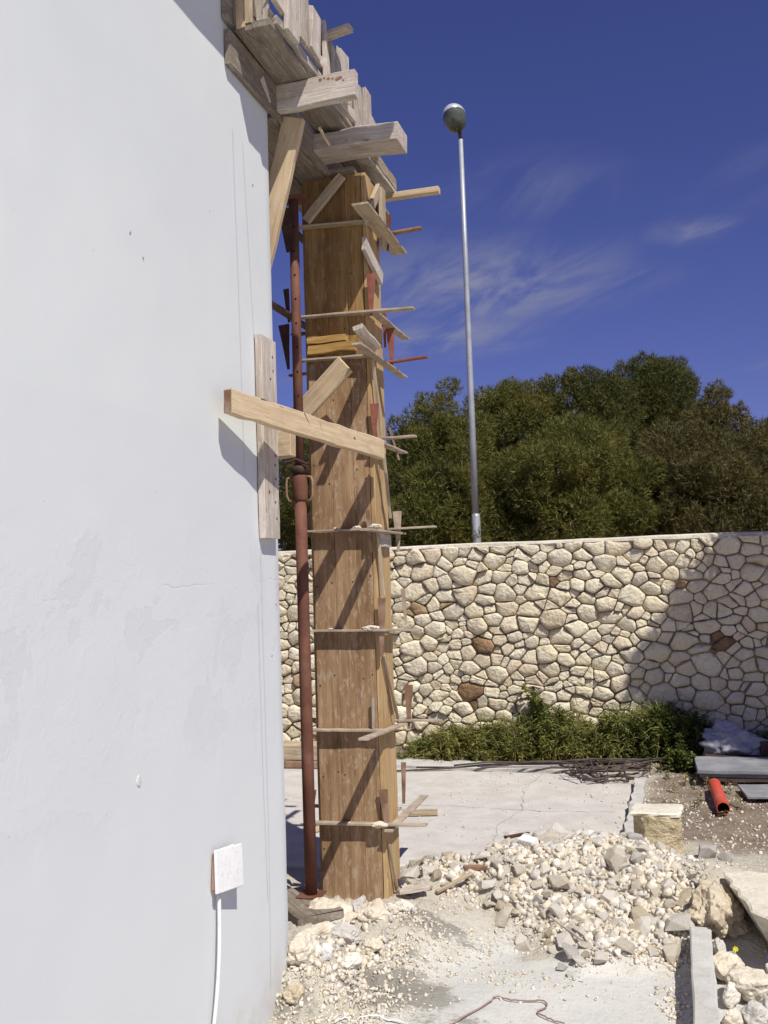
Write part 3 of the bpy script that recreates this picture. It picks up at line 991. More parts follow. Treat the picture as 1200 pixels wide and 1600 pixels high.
# ------------------------------------------------------------------ column form
def column():
    t = thing('column_formwork', 'tall square wooden formwork of a concrete column', 'formwork', (-1.595, 4.78, 0))
    T = 0.024
    # front: upright boards edge to edge
    zs = ((-0.06, 0.30, 'ply_lower'), (0.30, 2.735, 'ply'), (2.735, 3.70, 'ply'))
    xs = [CX0, CX0 + 0.118, CX0 + 0.232, CX1 - 0.002]
    for k in range(3):
        xc = (xs[k] + xs[k + 1]) / 2
        w = xs[k + 1] - xs[k] - 0.0012
        for (za, zb_, mt) in ((-0.08, 2.73 + 0.02 * k, 'ply_lower' if k != 2 else 'ply_lower'), (2.733 + 0.02 * k, 3.70, 'ply')):
            board('front_board', (xc, CY0 + T / 2 + R_.gauss(0, 0.0008), za), (xc, CY0 + T / 2 + R_.gauss(0, 0.0008), zb_), (1, 0, 0), w, T, mt, t, 0.0004, 0.001, rag0=0.02)
    # right-hand side: a narrow strip and a wide board, with a shadow gap
    ys = [CY0 + 0.002, CY0 + 0.105, CY0 + 0.113, CY1]
    for (a, b, xo) in ((0, 1, 0.0), (2, 3, -0.006)):
        yc = (ys[a] + ys[b]) / 2
        for (za, zb_) in ((-0.05, 1.83), (1.834, 3.70)):
            board('side_board', (CX1 + T / 2 + xo, yc, za), (CX1 + T / 2 + xo, yc, zb_), (0, 1, 0), ys[b] - ys[a], T, 'pine_side', t, 0.0015, 0.002, rag0=0.03)
    for yc, w in ((CY0 + 0.09, 0.125), (CY0 + 0.2, 0.09)):
        board('side_board', (CX0 - T / 2 + 0.003, yc, -0.05), (CX0 - T / 2 + 0.003, yc, 3.70), (0, 1, 0), w, T, 'pine_side', t, 0.001, 0.002)
    for k in range(2):
        board('back_board', (CX0 + 0.08 + 0.16 * k, CY1 + T / 2, -0.05), (CX0 + 0.08 + 0.16 * k, CY1 + T / 2, 3.70), (1, 0, 0), 0.155, T, 'ply', t, 0.001, 0.002)
    nail = None
    for k in range(3):
        for z in (0.16, 0.62, 1.08, 1.58, 2.12, 2.55, 2.86, 3.2):
            for e in (xs[k] + 0.018, xs[k + 1] - 0.018):
                if R_.random() < 0.45: continue
                p = (e + R_.gauss(0, 0.004), CY0 - 0.0012, z + R_.gauss(0, 0.03))
                if nail is None:
                    nail = tube('nail', [(p[0], p[1] + 0.001, p[2]), p], 0.0048, 'rust_dark', t, 7)
                else:
                    place(bpy.data.objects.new('nail', nail.data), Matrix.Translation((p[0], p[1] + 0.001, p[2])), t)
    return t


column()


def flat_bar(name, p0, p1, mat, parent, w=0.046, th=0.010):
    return board(name, p0, p1, Vector((p1[1] - p0[1], -(p1[0] - p0[0]), 0)), w, th, mat, parent, 0.0014, 0.001, seg=8)


def wedge(p_top, p_bot, w0, w1, th, mat, parent, along='x'):
    M, L = frame_of(p_top, p_bot, (1, 0, 0) if along == 'x' else (0, 1, 0))
    V, F = [], []
    for x, w in ((0, w0), (0.012, w0 * 0.98), (L * 0.5, (w0 + w1) / 2 + R_.gauss(0, 0.001)), (L, w1)):
        for (y, z) in ((w / 2, -th / 2), (w / 2, th / 2), (-w / 2, th / 2), (-w / 2, -th / 2)):
            V.append((x, y, z))
    for i in range(3):
        for q in range(4):
            a, b = i * 4 + q, i * 4 + (q + 1) % 4
            F.append((a, a + 4, b + 4, b))
    F.append((0, 1, 2, 3)); F.append((15, 14, 13, 12))
    return mesh('wedge', V, F, mat, M, parent)


def clamp(label, z, front, side, back, left, wedges, tilt=0.0, mats=('clamp_steel', 'clamp_steel'), sw=0.046, near=0.0, lumps=()):
    t = thing('column_clamp', label, 'clamp', (-1.595, 4.78, z), 'steel clamps around the column formwork')
    yf, yb = CY0 - 0.027, CY1 + 0.024 + 0.030
    xr, xl = CX1 + 0.024 + 0.030, CX0 - 0.024 - 0.030
    if front: flat_bar('front_bar', (front[0], yf, z + front[2] if len(front) > 2 else z), (front[1], yf, z + tilt), mats[0], t)
    if side: flat_bar('side_bar', (xr + (sw - 0.046) / 2, side[0], z - 0.016 + near), (xr + (sw - 0.046) / 2 + R_.gauss(0, 0.006), side[1], z - 0.016 + (side[2] if len(side) > 2 else 0)), mats[0], t, sw)
    if back: flat_bar('back_bar', (back[0], yb, z + 0.002), (back[1], yb, z + 0.002 + (back[2] if len(back) > 2 else 0)), mats[1], t, 0.040)
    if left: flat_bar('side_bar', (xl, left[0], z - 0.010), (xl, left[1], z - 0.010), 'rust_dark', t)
    for (mx, my, ms) in lumps:
        me = boulder_mesh('mortar_lump', int(abs(mx) * 977 + z * 100), (ms * 1.5, ms, ms * 0.55), 3, 0.4, 2.2)
        me.materials.append(MATS['rubble_cream'])
        place(bpy.data.objects.new('mortar_lump', me), Matrix.Translation((mx, my, z + 0.008)), t)
    for (x, y, z0, z1, w0, w1, mt, al, lean) in wedges:
        wedge((x + lean, y, z0), (x, y, z1), w0, w1, 0.008, mt, t, al)
    return t


YN, YB = CY0 - 0.032, CY1 + 0.052
clamp('topmost steel clamp on the column form, in shade under the beam', 3.445, (-1.80, -1.405), (4.40, 5.13, -0.02), (-1.86, -1.19, 0.03), (4.62, 5.0),
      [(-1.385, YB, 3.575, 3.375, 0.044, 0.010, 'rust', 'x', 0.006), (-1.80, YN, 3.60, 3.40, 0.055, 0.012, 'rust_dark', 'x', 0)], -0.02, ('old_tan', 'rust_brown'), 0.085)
clamp('second clamp from the top with a long dark red bar sticking out right', 2.965, (-1.83, -1.165), (4.62, 5.24), (-1.96, -1.42), (4.28, 5.0),
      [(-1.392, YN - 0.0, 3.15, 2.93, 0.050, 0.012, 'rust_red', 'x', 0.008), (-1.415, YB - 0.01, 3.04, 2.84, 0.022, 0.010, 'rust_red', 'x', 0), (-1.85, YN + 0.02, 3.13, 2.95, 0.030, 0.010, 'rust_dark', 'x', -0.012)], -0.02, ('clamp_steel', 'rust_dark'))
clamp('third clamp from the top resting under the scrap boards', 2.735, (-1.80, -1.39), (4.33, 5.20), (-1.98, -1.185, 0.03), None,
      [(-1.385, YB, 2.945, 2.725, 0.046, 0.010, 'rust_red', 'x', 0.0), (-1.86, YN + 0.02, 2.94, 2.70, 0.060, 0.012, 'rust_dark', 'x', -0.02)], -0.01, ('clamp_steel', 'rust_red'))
clamp('clamp just above the slanting brace plank with red wedge', 2.295, (-1.46, -1.18), (4.60, 5.12), (-1.80, -1.42), None,
      [(-1.395, YN, 2.475, 2.285, 0.046, 0.012, 'rust_red', 'x', 0.004), (-1.36, YB, 2.40, 2.22, 0.012, 0.008, 'rust_brown', 'x', -0.05)], 0.0)
clamp('clamp at the height of the stone wall top', 1.842, (-1.80, -1.40), (4.38, 5.02), (-1.96, -1.172, 0.01), None,
      [(-1.382, YB, 1.945, 1.73, 0.048, 0.012, 'clamp_steel', 'x', 0.0), (-1.43, YN, 1.935, 1.72, 0.020, 0.012, 'rust_brown', 'x', -0.015), (-1.87, YB, 1.96, 1.80, 0.055, 0.014, 'clamp_steel', 'x', -0.01)], -0.003, lumps=((-1.50, 4.625, 0.018), (-1.40, 4.60, 0.026), (-1.62, 4.63, 0.012)))
clamp('clamp halfway down the column with a broad brown wedge', 1.333, (-1.80, -1.19), (4.63, 4.98), (-1.80, -1.40), None,
      [(-1.395, YN, 1.490, 1.20, 0.040, 0.014, 'rust_brown', 'x', 0.010), (-1.355, YB, 1.53, 1.34, 0.022, 0.012, 'clamp_steel', 'x', -0.01)], -0.005, lumps=((-1.47, 4.625, 0.022), (-1.44, 4.63, 0.028), (-1.66, 4.63, 0.010)))
clamp('second clamp from the ground with a rusty wedge standing at back', 0.832, (-1.80, -1.40), (4.25, 4.98), (-1.96, -1.18), None,
      [(-1.358, YB, 1.02, 0.79, 0.046, 0.012, 'rust_brown', 'x', 0.006), (-1.452, YN + 0.005, 0.99, 0.82, 0.014, 0.010, 'old_grey', 'x', 0.004), (-1.84, YB, 1.0, 0.80, 0.05, 0.015, 'clamp_steel', 'x', 0)], 0.002, near=0.04)
clamp('lowest clamp near the ground with long side bar pointing back', 0.368, (-1.80, -1.195), (4.60, 5.36), (-1.92, -1.42), None,
      [(-1.397, YN + 0.005, 0.545, 0.36, 0.046, 0.016, 'rust_brown', 'x', -0.015), (-1.40, YB, 0.615, 0.40, 0.026, 0.014, 'rust_brown', 'x', 0.006), (-1.80, YN, 0.535, 0.37, 0.035, 0.012, 'rust_brown', 'x', 0.02)], 0.012, lumps=((-1.43, 4.625, 0.032), (-1.60, 4.63, 0.010)))

# scraps wedged behind the clamps
for (zc, h, x0, x1, mt, lab) in ((2.832, 0.034, -1.735, -1.535, 'orange_scrap', 'upper strip of orange scrap wood above the third clamp'), (2.785, 0.046, -1.735, -1.49, 'orange_scrap', 'lower strip of orange scrap wood above the third clamp')):
    tag(board('scrap_board', (x0, CY0 - 0.022, zc), (x1, CY0 - 0.022, zc), (0, 0, 1), h, 0.036, mt, None, 0.002, 0.002, rag0=0.01, rag1=0.01), lab, 'board')
tag(board('scrap_board', (CX1 + 0.042, 4.55, 3.275), (CX1 + 0.042, 4.83, 3.185), (0, 0, 1), 0.075, 0.022, 'old_white', None, 0.003, 0.003, rag0=0.02, rag1=0.02), 'whitish weathered offcut leaning on the column side below the top clamp', 'board')
tag(board('scrap_board', (CX1 + 0.060, 4.36, 2.800), (CX1 + 0.052, 4.66, 2.772), (1, 0, 0.3), 0.055, 0.018, 'old_white', None, 0.003, 0.003, rag0=0.02, rag1=0.02), 'grey weathered offcut lying on the third clamp', 'board')
tag(board('scrap_board', (CX1 + 0.036, 4.66, 1.785), (CX1 + 0.036, 4.86, 1.785), (0, 0, 1), 0.07, 0.02, 'old_white', None, 0.003, 0.003), 'pale offcut under the clamp at the height of the stone wall top', 'board')
for (p0, p1, lab) in (((CX1 + 0.046, 4.63, 2.70), (CX1 + 0.062, 4.80, 1.90), 'thin long stick leaning down the column side below the third clamp'), ((CX1 + 0.040, 4.64, 1.80), (CX1 + 0.052, 4.66, 1.50), 'short thin stick beside the column edge above the halfway clamp'), ((CX1 + 0.040, 4.66, 1.20), (CX1 + 0.055, 4.84, 0.86), 'thin stick leaning on the column side above the second lowest clamp'), ((CX1 + 0.036, 4.66, 0.27), (CX1 + 0.05, 4.76, -0.02), 'thin stick leaning on the column foot under the lowest clamp')):
    tag(board('stick', p0, p1, (1, 0, 0), 0.014, 0.012, 'old_tan', None, 0.001, 0.001), lab, 'stick')


# ------------------------------------------------------------------ steel prop
def prop():
    x, y = -1.765, 4.525
    zb = 0.045
    t = thing('steel_prop', 'rusty red telescopic steel prop standing between wall and column', 'prop', (x, y, zb))
    box('base_plate', (x - 0.06, y - 0.06, zb), (x + 0.06, y + 0.06, zb + 0.008), 'rust', t, 0.002)
    tube('outer_tube', [(x, y, zb + 0.008), (x, y, 0.8), (x, y, 1.5), (x, y, 2.10)], 0.0305, 'rust', t, 18)
    it = tube('inner_tube', [(x, y, 2.05), (x + 0.003, y, 2.8), (x + 0.006, y, 3.55)], 0.0245, 'rust', t, 16)
    for k in range(9):
        z = 2.42 + 0.125 * k
        for s in (-1, 1):
            tube('pin_hole', [(x + 0.004 + 0.008, y - 0.0225, z + 0.02 * s), (x + 0.004 + 0.008, y - 0.0252, z + 0.02 * s)], 0.0055, 'black_hole', it, 8)
            break
    tube('collar', [(x, y, 1.99), (x, y, 2.00), (x, y, 2.115), (x, y, 2.125)], [0.033, 0.039, 0.039, 0.034], 'rust', t, 18)
    tube('nut', [(x, y, 2.125), (x, y, 2.135), (x, y, 2.165), (x, y, 2.175)], [0.030, 0.046, 0.046, 0.030], 'rust_dark', t, 10)
    for s in (-1, 1):
        hp = [(x + s * 0.036, y - 0.004, 2.115), (x + s * 0.064, y - 0.008, 2.110), (x + s * 0.070, y - 0.010, 2.085), (x + s * 0.070, y - 0.010, 2.02), (x + s * 0.060, y - 0.008, 1.995), (x + s * 0.034, y - 0.004, 1.99)]
        tube('handle', hp, 0.0065, 'rust_brown', t, 8)
    tube('locking_pin', [(x + 0.055, y - 0.03, 2.172), (x, y - 0.045, 2.20), (x - 0.055, y - 0.04, 2.185), (x - 0.085, y - 0.02, 2.15), (x - 0.075, y - 0.01, 2.12)], 0.0075, 'rust_dark', t, 8)
    box('head_plate', (x - 0.06, y - 0.05, 3.55), (x + 0.07, y + 0.06, 3.558), 'rust', t, 0.002)
    V = [(-0.06, 0, 0), (0.03, 0, 0), (0.02, 0, -0.20), (-0.015, 0, -0.20)]
    wedge((x - 0.030, y - 0.03, 3.50), (x - 0.012, y - 0.03, 3.27), 0.075, 0.03, 0.008, 'rust_dark', t)
    return t


prop()
tag(board('plank', (-1.64, 4.32, 0.018), (-1.90, 4.60, 0.022), (1, 1, 0), 0.24, 0.042, 'old_dark', None, 0.003, 0.004, rag0=0.02, rag1=0.02), 'short brown plank on the ground under the foot of the steel prop', 'plank')

# planks and braces on wall and column
tag(board('plank', (XW + 0.021, 3.765, 1.775), (XW + 0.021, 3.765, 2.635), (0, 1, 0), 0.155, 0.032, 'old_white', None, 0.002, 0.003), 'upright weathered plank fixed to the corner of the white wall', 'plank')
for k, (dy, z) in enumerate(((0.035, 2.56), (0.04, 2.50), (0.01, 2.46), (0.04, 2.13), (0.035, 2.09), (0.04, 2.03), (0.03, 1.93), (0.04, 1.86), (-0.03, 1.97))):
    pl = bpy.data.objects['plank.001']
    tube('nail_hole', [(XW + 0.036, 3.765 + dy, z), (XW + 0.0385, 3.765 + dy, z)], 0.006, 'nail_hole', pl, 7)
tag(board('brace_plank', (-1.566, 3.29, 2.278), (-1.345, 4.575, 2.232), (0, 0, 1), 0.094, 0.036, 'pine_new', None, 0.002, 0.003), 'pale sawn brace plank running from the wall corner across to the column', 'plank')
bp = bpy.data.objects['brace_plank']
Mb = WM['brace_plank']
sgn = 1 if (Mb.to_3x3() @ Vector((0, 0, 1))).x > 0 else -1
board('end_grain', Mb @ Vector((-0.0035, -0.044, 0)), Mb @ Vector((-0.0035, 0.044, 0)), Mb.to_3x3() @ Vector((0, 0, 1)), 0.032, 0.004, 'rust_brown', bp, 0.0005, 0.001)
for (u0, v0, u1, v1, w) in ((0.53, 0.047, 0.575, 0.005, 0.007), (0.66, 0.030, 0.685, -0.012, 0.005), (0.20, 0.047, 0.36, 0.041, 0.006), (0.98, 0.01, 1.0, 0.004, 0.012)):
    p0, p1 = Mb @ Vector((u0, v0, sgn * 0.0172)), Mb @ Vector((u1, v1, sgn * 0.0172))
    board('split', p0, p1, Mb.to_3x3() @ Vector((0.4, 1, 0)), w, 0.003, 'nail_hole', bp, 0.0006, 0.0005, seg=4, taper=0.25)
tag(board('plank', (-1.50, 4.515, 2.665), (-1.86, 4.575, 2.36), (1, 0, -1), 0.105, 0.026, 'pine_new', None, 0.001, 0.003), 'short plank leaning slantwise across the column front above the brace', 'plank')
tag(box('wood_block', (-1.79, 4.25, 2.185), (-1.70, 4.32, 2.315), 'pine_new', None, 0.004, 0.003), 'small sawn wood block behind the brace beside the prop handle', 'block')
tag(board('brace_plank', (-1.552, 4.035, 3.722), (-1.800, 4.055, 2.88), (1, 0, 0.1), 0.105, 0.034, 'pine_new', None, 0.0015, 0.003), 'bright new plank slanting up from behind the wall corner to the beam', 'plank')


# ------------------------------------------------------------------ beam and cornice form
def beam():
    t = thing('beam_formwork', 'weathered plank formwork of the beam and eave above the column', 'formwork', (-1.55, 4.4, 3.70))
    # inner side board and beam soffit
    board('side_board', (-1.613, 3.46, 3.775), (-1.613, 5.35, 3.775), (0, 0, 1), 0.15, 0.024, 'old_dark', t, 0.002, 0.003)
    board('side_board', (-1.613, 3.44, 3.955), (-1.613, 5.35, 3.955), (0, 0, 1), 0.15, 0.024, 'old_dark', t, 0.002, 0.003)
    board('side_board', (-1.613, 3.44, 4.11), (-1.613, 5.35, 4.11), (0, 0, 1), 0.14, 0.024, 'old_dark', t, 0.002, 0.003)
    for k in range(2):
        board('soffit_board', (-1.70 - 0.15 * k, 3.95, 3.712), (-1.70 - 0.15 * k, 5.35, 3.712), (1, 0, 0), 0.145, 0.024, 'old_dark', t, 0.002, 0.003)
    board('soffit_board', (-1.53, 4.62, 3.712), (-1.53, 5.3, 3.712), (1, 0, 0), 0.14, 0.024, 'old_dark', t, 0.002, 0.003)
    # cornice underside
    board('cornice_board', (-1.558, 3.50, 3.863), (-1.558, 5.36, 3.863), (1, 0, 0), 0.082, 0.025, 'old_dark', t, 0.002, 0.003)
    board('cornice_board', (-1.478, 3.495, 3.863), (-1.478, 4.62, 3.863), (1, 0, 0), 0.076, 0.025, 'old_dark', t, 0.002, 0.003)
    board('cornice_board', (-1.476, 4.622, 3.861), (-1.470, 5.37, 3.858), (1, 0, 0), 0.080, 0.025, 'old_grey', t, 0.002, 0.003)
    # outer upstand: horizontal boards one above another with ragged ends and gaps
    X = -1.440
    for (y0, y1, zc, h, dx, mt, r1) in ((3.56, 4.02, 3.905, 0.040, 0.006, 'old_grey', 0.08), (3.50, 4.20, 3.975, 0.050, 0.016, 'old_white', 0.06), (3.60, 4.25, 4.045, 0.070, 0.0, 'old_grey', 0.03),
                                        (4.10, 4.80, 3.895, 0.030, 0.0, 'old_grey', 0.05), (4.16, 4.95, 3.950, 0.055, 0.012, 'old_white', 0.04), (4.28, 5.05, 4.028, 0.075, 0.0, 'old_grey', 0.03),
                                        (3.70, 4.42, 4.110, 0.045, 0.004, 'old_white', 0.05), (4.9, 5.36, 3.91, 0.06, 0.0, 'old_tan', 0.02)):
        board('upstand_board', (X + dx, y0, zc + R_.gauss(0, 0.005)), (X + dx, y1, zc + R_.gauss(0, 0.006)), (0, 0, 1), h, 0.024, mt, t, 0.004, 0.003, rag0=0.05, rag1=r1)
    # uprights
    for (y, z0, z1, w, dx, mt, tp) in ((3.66, 3.885, 4.20, 0.13, 0.030, 'old_white', 1.0), (3.80, 3.93, 4.17, 0.12, 0.028, 'old_grey', 1.0), (3.93, 3.95, 4.13, 0.115, 0.031, 'old_white', 0.95), (4.075, 3.885, 4.16, 0.07, 0.040, 'old_white', 0.3),
                                       (4.20, 3.93, 4.10, 0.13, 0.028, 'old_grey', 1.0), (4.345, 3.94, 4.15, 0.13, 0.030, 'old_white', 1.0), (4.60, 3.90, 4.12, 0.12, 0.030, 'old_grey', 0.9), (4.74, 3.92, 4.15, 0.12, 0.031, 'old_white', 0.8), (4.88, 3.90, 4.05, 0.10, 0.030, 'old_grey', 1.0)):
        board('upright', (X + dx, y, z0), (X + dx + R_.gauss(0, 0.006), y + R_.gauss(0, 0.012), z1), (0, 1, 0), w, 0.022, mt, t, 0.002, 0.003, taper=tp, rag1=0.03)
    # near end
    for (xc, w, z1, mt) in ((-1.475, 0.062, 4.20, 'old_grey'), (-1.545, 0.055, 4.16, 'old_tan'), (-1.592, 0.030, 4.2, 'old_grey')):
        board('end_board', (xc, 3.508, 3.878), (xc + R_.gauss(0, 0.004), 3.508, z1), (1, 0, 0), w, 0.022, mt, t, 0.003, 0.003, rag1=0.03)
    board('splinter', (-1.568, 3.49, 3.86), (-1.575, 3.497, 4.02), (1, 0, 0), 0.035, 0.010, 'pine_new', t, 0.003, 0.001, taper=0.3)
    board('splinter', (-1.602, 3.78, 3.80), (-1.597, 3.86, 3.725), (0, 1, 1), 0.045, 0.006, 'old_white', t, 0.003, 0.001, taper=0.3)
    board('splinter', (-1.50, 4.22, 3.76), (-1.475, 4.30, 3.70), (0, 1, 0.4), 0.014, 0.012, 'pine_new', t, 0.001, 0.001)
    # braces in the dark under the beam
    board('brace', (-1.72, 4.60, 3.46), (-1.52, 4.62, 3.68), (1, 0, -1), 0.05, 0.022, 'old_tan', t)
    board('brace', (CX1 + 0.04, 4.60, 3.42), (CX1 + 0.04, 4.86, 3.69), (0, 1, -1), 0.06, 0.022, 'old_tan', t)
    board('brace', (CX1 + 0.05, 4.88, 3.36), (CX1 + 0.05, 4.88, 3.69), (0, 1, 0), 0.07, 0.022, 'old_tan', t)
    # fresh concrete inside
    box('concrete_fill', (-1.598, 3.535, 3.878), (-1.458, 5.30, 3.90), 'concrete_grey', t, 0.004)


beam()
tag(board('timber_joist', (-1.60, 3.965, 3.786), (-1.222, 3.955, 3.788), (0, 0, 1), 0.125, 0.046, 'old_white', None, 0.002, 0.004), 'thick grey timber stub under the eave form, nearer one with dark marks', 'timber')
tj = bpy.data.objects['timber_joist']
for (u, v, r) in ((0.215, 0.042, 0.010), (0.235, 0.046, 0.007), (0.255, 0.040, 0.009), (0.275, 0.036, 0.008), (0.30, 0.030, 0.014), (0.312, 0.034, 0.010), (0.325, 0.018, 0.007)):
    me = boulder_mesh('knot_mark', int(u * 1000), (r, r * 0.8, 0.0016), 2)
    me.materials.append(MATS['rust_brown'])
    o = bpy.data.objects.new('knot_mark', me)
    M = WM['timber_joist'] @ Matrix.Translation((u, v, 0.0235 if (WM['timber_joist'].to_3x3() @ Vector((0, 0, 1))).y < 0 else -0.0235))
    place(o, M, tj)
tag(board('timber_joist', (-1.60, 4.505, 3.785), (-1.160, 4.50, 3.772), (0, 0, 1), 0.088, 0.175, 'old_white', None, 0.005, 0.006), 'battered whitish timber stub under the eave form, the one nearer the column', 'timber')
tag(board('thin_batten', (-1.58, 5.34, 3.832), (-1.165, 5.33, 3.826), (0, 1, 0), 0.050, 0.034, 'pine_new', None, 0.001, 0.003), 'small new batten sticking out at the far end of the eave form', 'batten')
tag(board('thin_batten', (-1.46, 4.125, 4.135), (-1.285, 4.10, 4.142), (0, 1, 0), 0.055, 0.024, 'old_white', None, 0.002, 0.003), 'short flat batten projecting from the top edge of the eave form', 'batten')
tag(tube('iron_hook', [(XW - 0.002, 3.50, 4.0), (XW + 0.03, 3.50, 4.0), (XW + 0.036, 3.505, 3.985), (XW + 0.030, 3.505, 3.965), (XW + 0.004, 3.50, 3.96)], 0.006, 'galvanised', None, 8), 'small metal hook on the wall by the near end of the eave form', 'hook')

# unseen plank and its support, added above the frame to shade the column top
tag(box('shade_plank_stack', (-2.35, 3.58, 4.30), (-1.80, 3.88, 4.598), 'old_tan', None, 0.01, 0.006), 'added unseen timber stack holding up the shading plank', 'timber')
tag(board('shade_plank', (-2.75, 3.89, 4.622), (-0.762, 3.89, 4.622), (0, 1, 0), 0.20, 0.042, 'old_tan', None, 0.002, 0.004), 'added unseen plank over the roof edge, shading the column top', 'plank')

# ------------------------------------------------------------------ street lamp
def lamp():
    x, y = -3.08, 16.0
    t = thing('street_lamp', 'tall grey street lamp post rising behind the stone wall', 'street lamp', (x, y, 0))
    tube('pole', [(x, y, 2.30), (x, y, 4.5), (x, y, 7.0), (x, y, 9.12)], [0.062, 0.054, 0.045, 0.037], 'galvanised', t, 18)
    tube('sleeve', [(x, y, -0.1), (x, y, 2.55), (x, y, 2.60)], [0.082, 0.075, 0.064], 'galvanised', t, 18)
    h = tube('head_arm', [(x, y, 9.1), (x - 0.01, y - 0.02, 9.22), (x - 0.02, y - 0.06, 9.30)], [0.034, 0.032, 0.034], 'rust_dark', t, 12)
    # luminaire: an oval bowl reaching towards the yard
    for (nm, z0, z1, mt) in (('canopy', 0.0, 1.0, 'canopy_metal'), ('bowl', -1.0, 0.0, 'lamp_glass')):
        V, F = [], []
        nu, nv = 20, 8
        for j in range(nv + 1):
            a = (j / nv) * math.pi / 2
            for i in range(nu):
                b = 2 * math.pi * i / nu
                rx = 0.205 * math.cos(a) ** 0.8; ry = 0.26 * math.cos(a) ** 0.8
                zz = math.sin(a) * (0.17 if nm == 'canopy' else -0.29)
                V.append((rx * math.cos(b), ry * math.sin(b), zz))
        for j in range(nv):
            for i in range(nu):
                p, q = j * nu + i, j * nu + (i + 1) % nu
                F.append((p, q, q + nu, p + nu) if nm == 'canopy' else (q, p, p + nu, q + nu))
        M = Matrix.Translation((x - 0.09, y - 0.05, 9.53)) @ Matrix.Rotation(math.radians(-11), 4, 'Y') @ Matrix.Rotation(math.radians(-8), 4, 'X')
        mesh(nm, V, F, mt, M, t, True)


lamp()


# ------------------------------------------------------------------ trees
def crown_geo(rs, centers, radii, n_per, L, W, upbias=0.35):
    """needle tufts, thickest near the skin of every clump"""
    Vs = []
    for c, r in zip(centers, radii):
        n = int(n_per * (r[0] * r[2]) / 0.1)
        d = rs.normal(size=(n, 3)); d /= np.linalg.norm(d, axis=1)[:, None]
        rad = rs.random(n) ** 0.26
        p = c + d * rad[:, None] * r
        for k in range(3):
            dirn = d * 0.7 + rs.normal(size=(n, 3)) * 0.55 + np.array([0, 0, upbias])
            dirn /= np.linalg.norm(dirn, axis=1)[:, None]
            side = np.cross(dirn, rs.normal(size=(n, 3)))
            side /= np.linalg.norm(side, axis=1)[:, None] + 1e-9
            ln = L * rs.uniform(0.6, 1.25, n)[:, None]
            w = W * rs.uniform(0.6, 1.2, n)[:, None]
            tri = np.stack([p - side * w / 2, p + side * w / 2, p + dirn * ln], 1)
            Vs.append(tri.reshape(-1, 3))
    V = np.vstack(Vs)
    return V, np.arange(len(V)).reshape(-1, 3)


def pine(label, x, y, top, hw, base, mat, seed, group, n_per=450, nclump=42, L=0.105, W=0.018, depth=None):
    rs = np.random.default_rng(seed)
    t = thing('pine_tree', label, 'tree', (x, y, 0), group)
    zc = (top + base) / 2
    hz_ = (top - base) / 2
    dy = depth or hw * 1.05
    C_, Rr = [], []
    ga = math.pi * (3 - math.sqrt(5))
    for k in range(nclump):
        zz = 1 - 1.75 * (k + 0.5) / nclump
        a = k * ga + rs.uniform(-0.3, 0.3)
        q = math.sqrt(max(0, 1 - zz * zz))
        rad = rs.uniform(0.55, 0.95 if zz < 0.35 else 0.80)
        r = hw * rs.uniform(0.17, 0.42) * (1.15 - 0.35 * (rad - 0.5))
        p = np.array([x + math.cos(a) * q * rad * hw, y + math.sin(a) * q * rad * dy, zc + zz * hz_ * rad * rs.uniform(0.92, 1.08)])
        C_.append(p); Rr.append(np.array([r, r, r * rs.uniform(0.6, 0.9)]))
    for k in range(int(nclump * 0.35)):
        d = rs.normal(size=3); d /= np.linalg.norm(d)
        r = hw * rs.uniform(0.25, 0.4)
        C_.append(np.array([x, y, zc]) + d * rs.uniform(0.1, 0.5) * np.array([hw, dy, hz_])); Rr.append(np.array([r, r, r]))
    # small leading shoots break the outline
    for k in range(85):
        i = rs.integers(0, nclump)
        d = rs.normal(size=3); d[2] = abs(d[2]); d /= np.linalg.norm(d)
        rr_ = hw * rs.uniform(0.05, 0.15)
        C_.append(C_[i] + d * Rr[i] * rs.uniform(0.85, 1.12)); Rr.append(np.array([rr_, rr_, rr_ * 1.5]))
    V, T = crown_geo(rs, C_, Rr, n_per, L, W)
    org = np.array([x, y, 0])
    fast_mesh('crown', V - org, T, [mat], t, M=Matrix.Translation((x, y, 0)))
    # trunk and limbs
    zt_ = base + (top - base) * 0.7
    pts = [Vector((x, y, -0.1))]
    for j in range(1, 7):
        s = j / 6
        pts.append(Vector((x + rs.normal() * 0.07 * s * 2, y + rs.normal() * 0.07, zt_ * s)))
    r0 = 0.05 + 0.028 * top
    tr = tube('trunk', pts, [r0 * (1 - 0.75 * j / 6) for j in range(7)], 'bark', t, 9)
    for c in list(C_)[::3][:16]:
        s = min(max((c[2] - 0.7 * hw) / max(zt_, 0.1), 0.18), 0.95)
        j = s * 6; a = pts[int(j)].lerp(pts[min(int(j) + 1, 6)], j - int(j))
        e = Vector(c); m_ = a.lerp(e, 0.5) + Vector((0, 0, -0.10 * hw))
        tube('limb', [a, m_, e], [r0 * 0.32, r0 * 0.22, 0.012], 'bark', tr, 6)
    return t


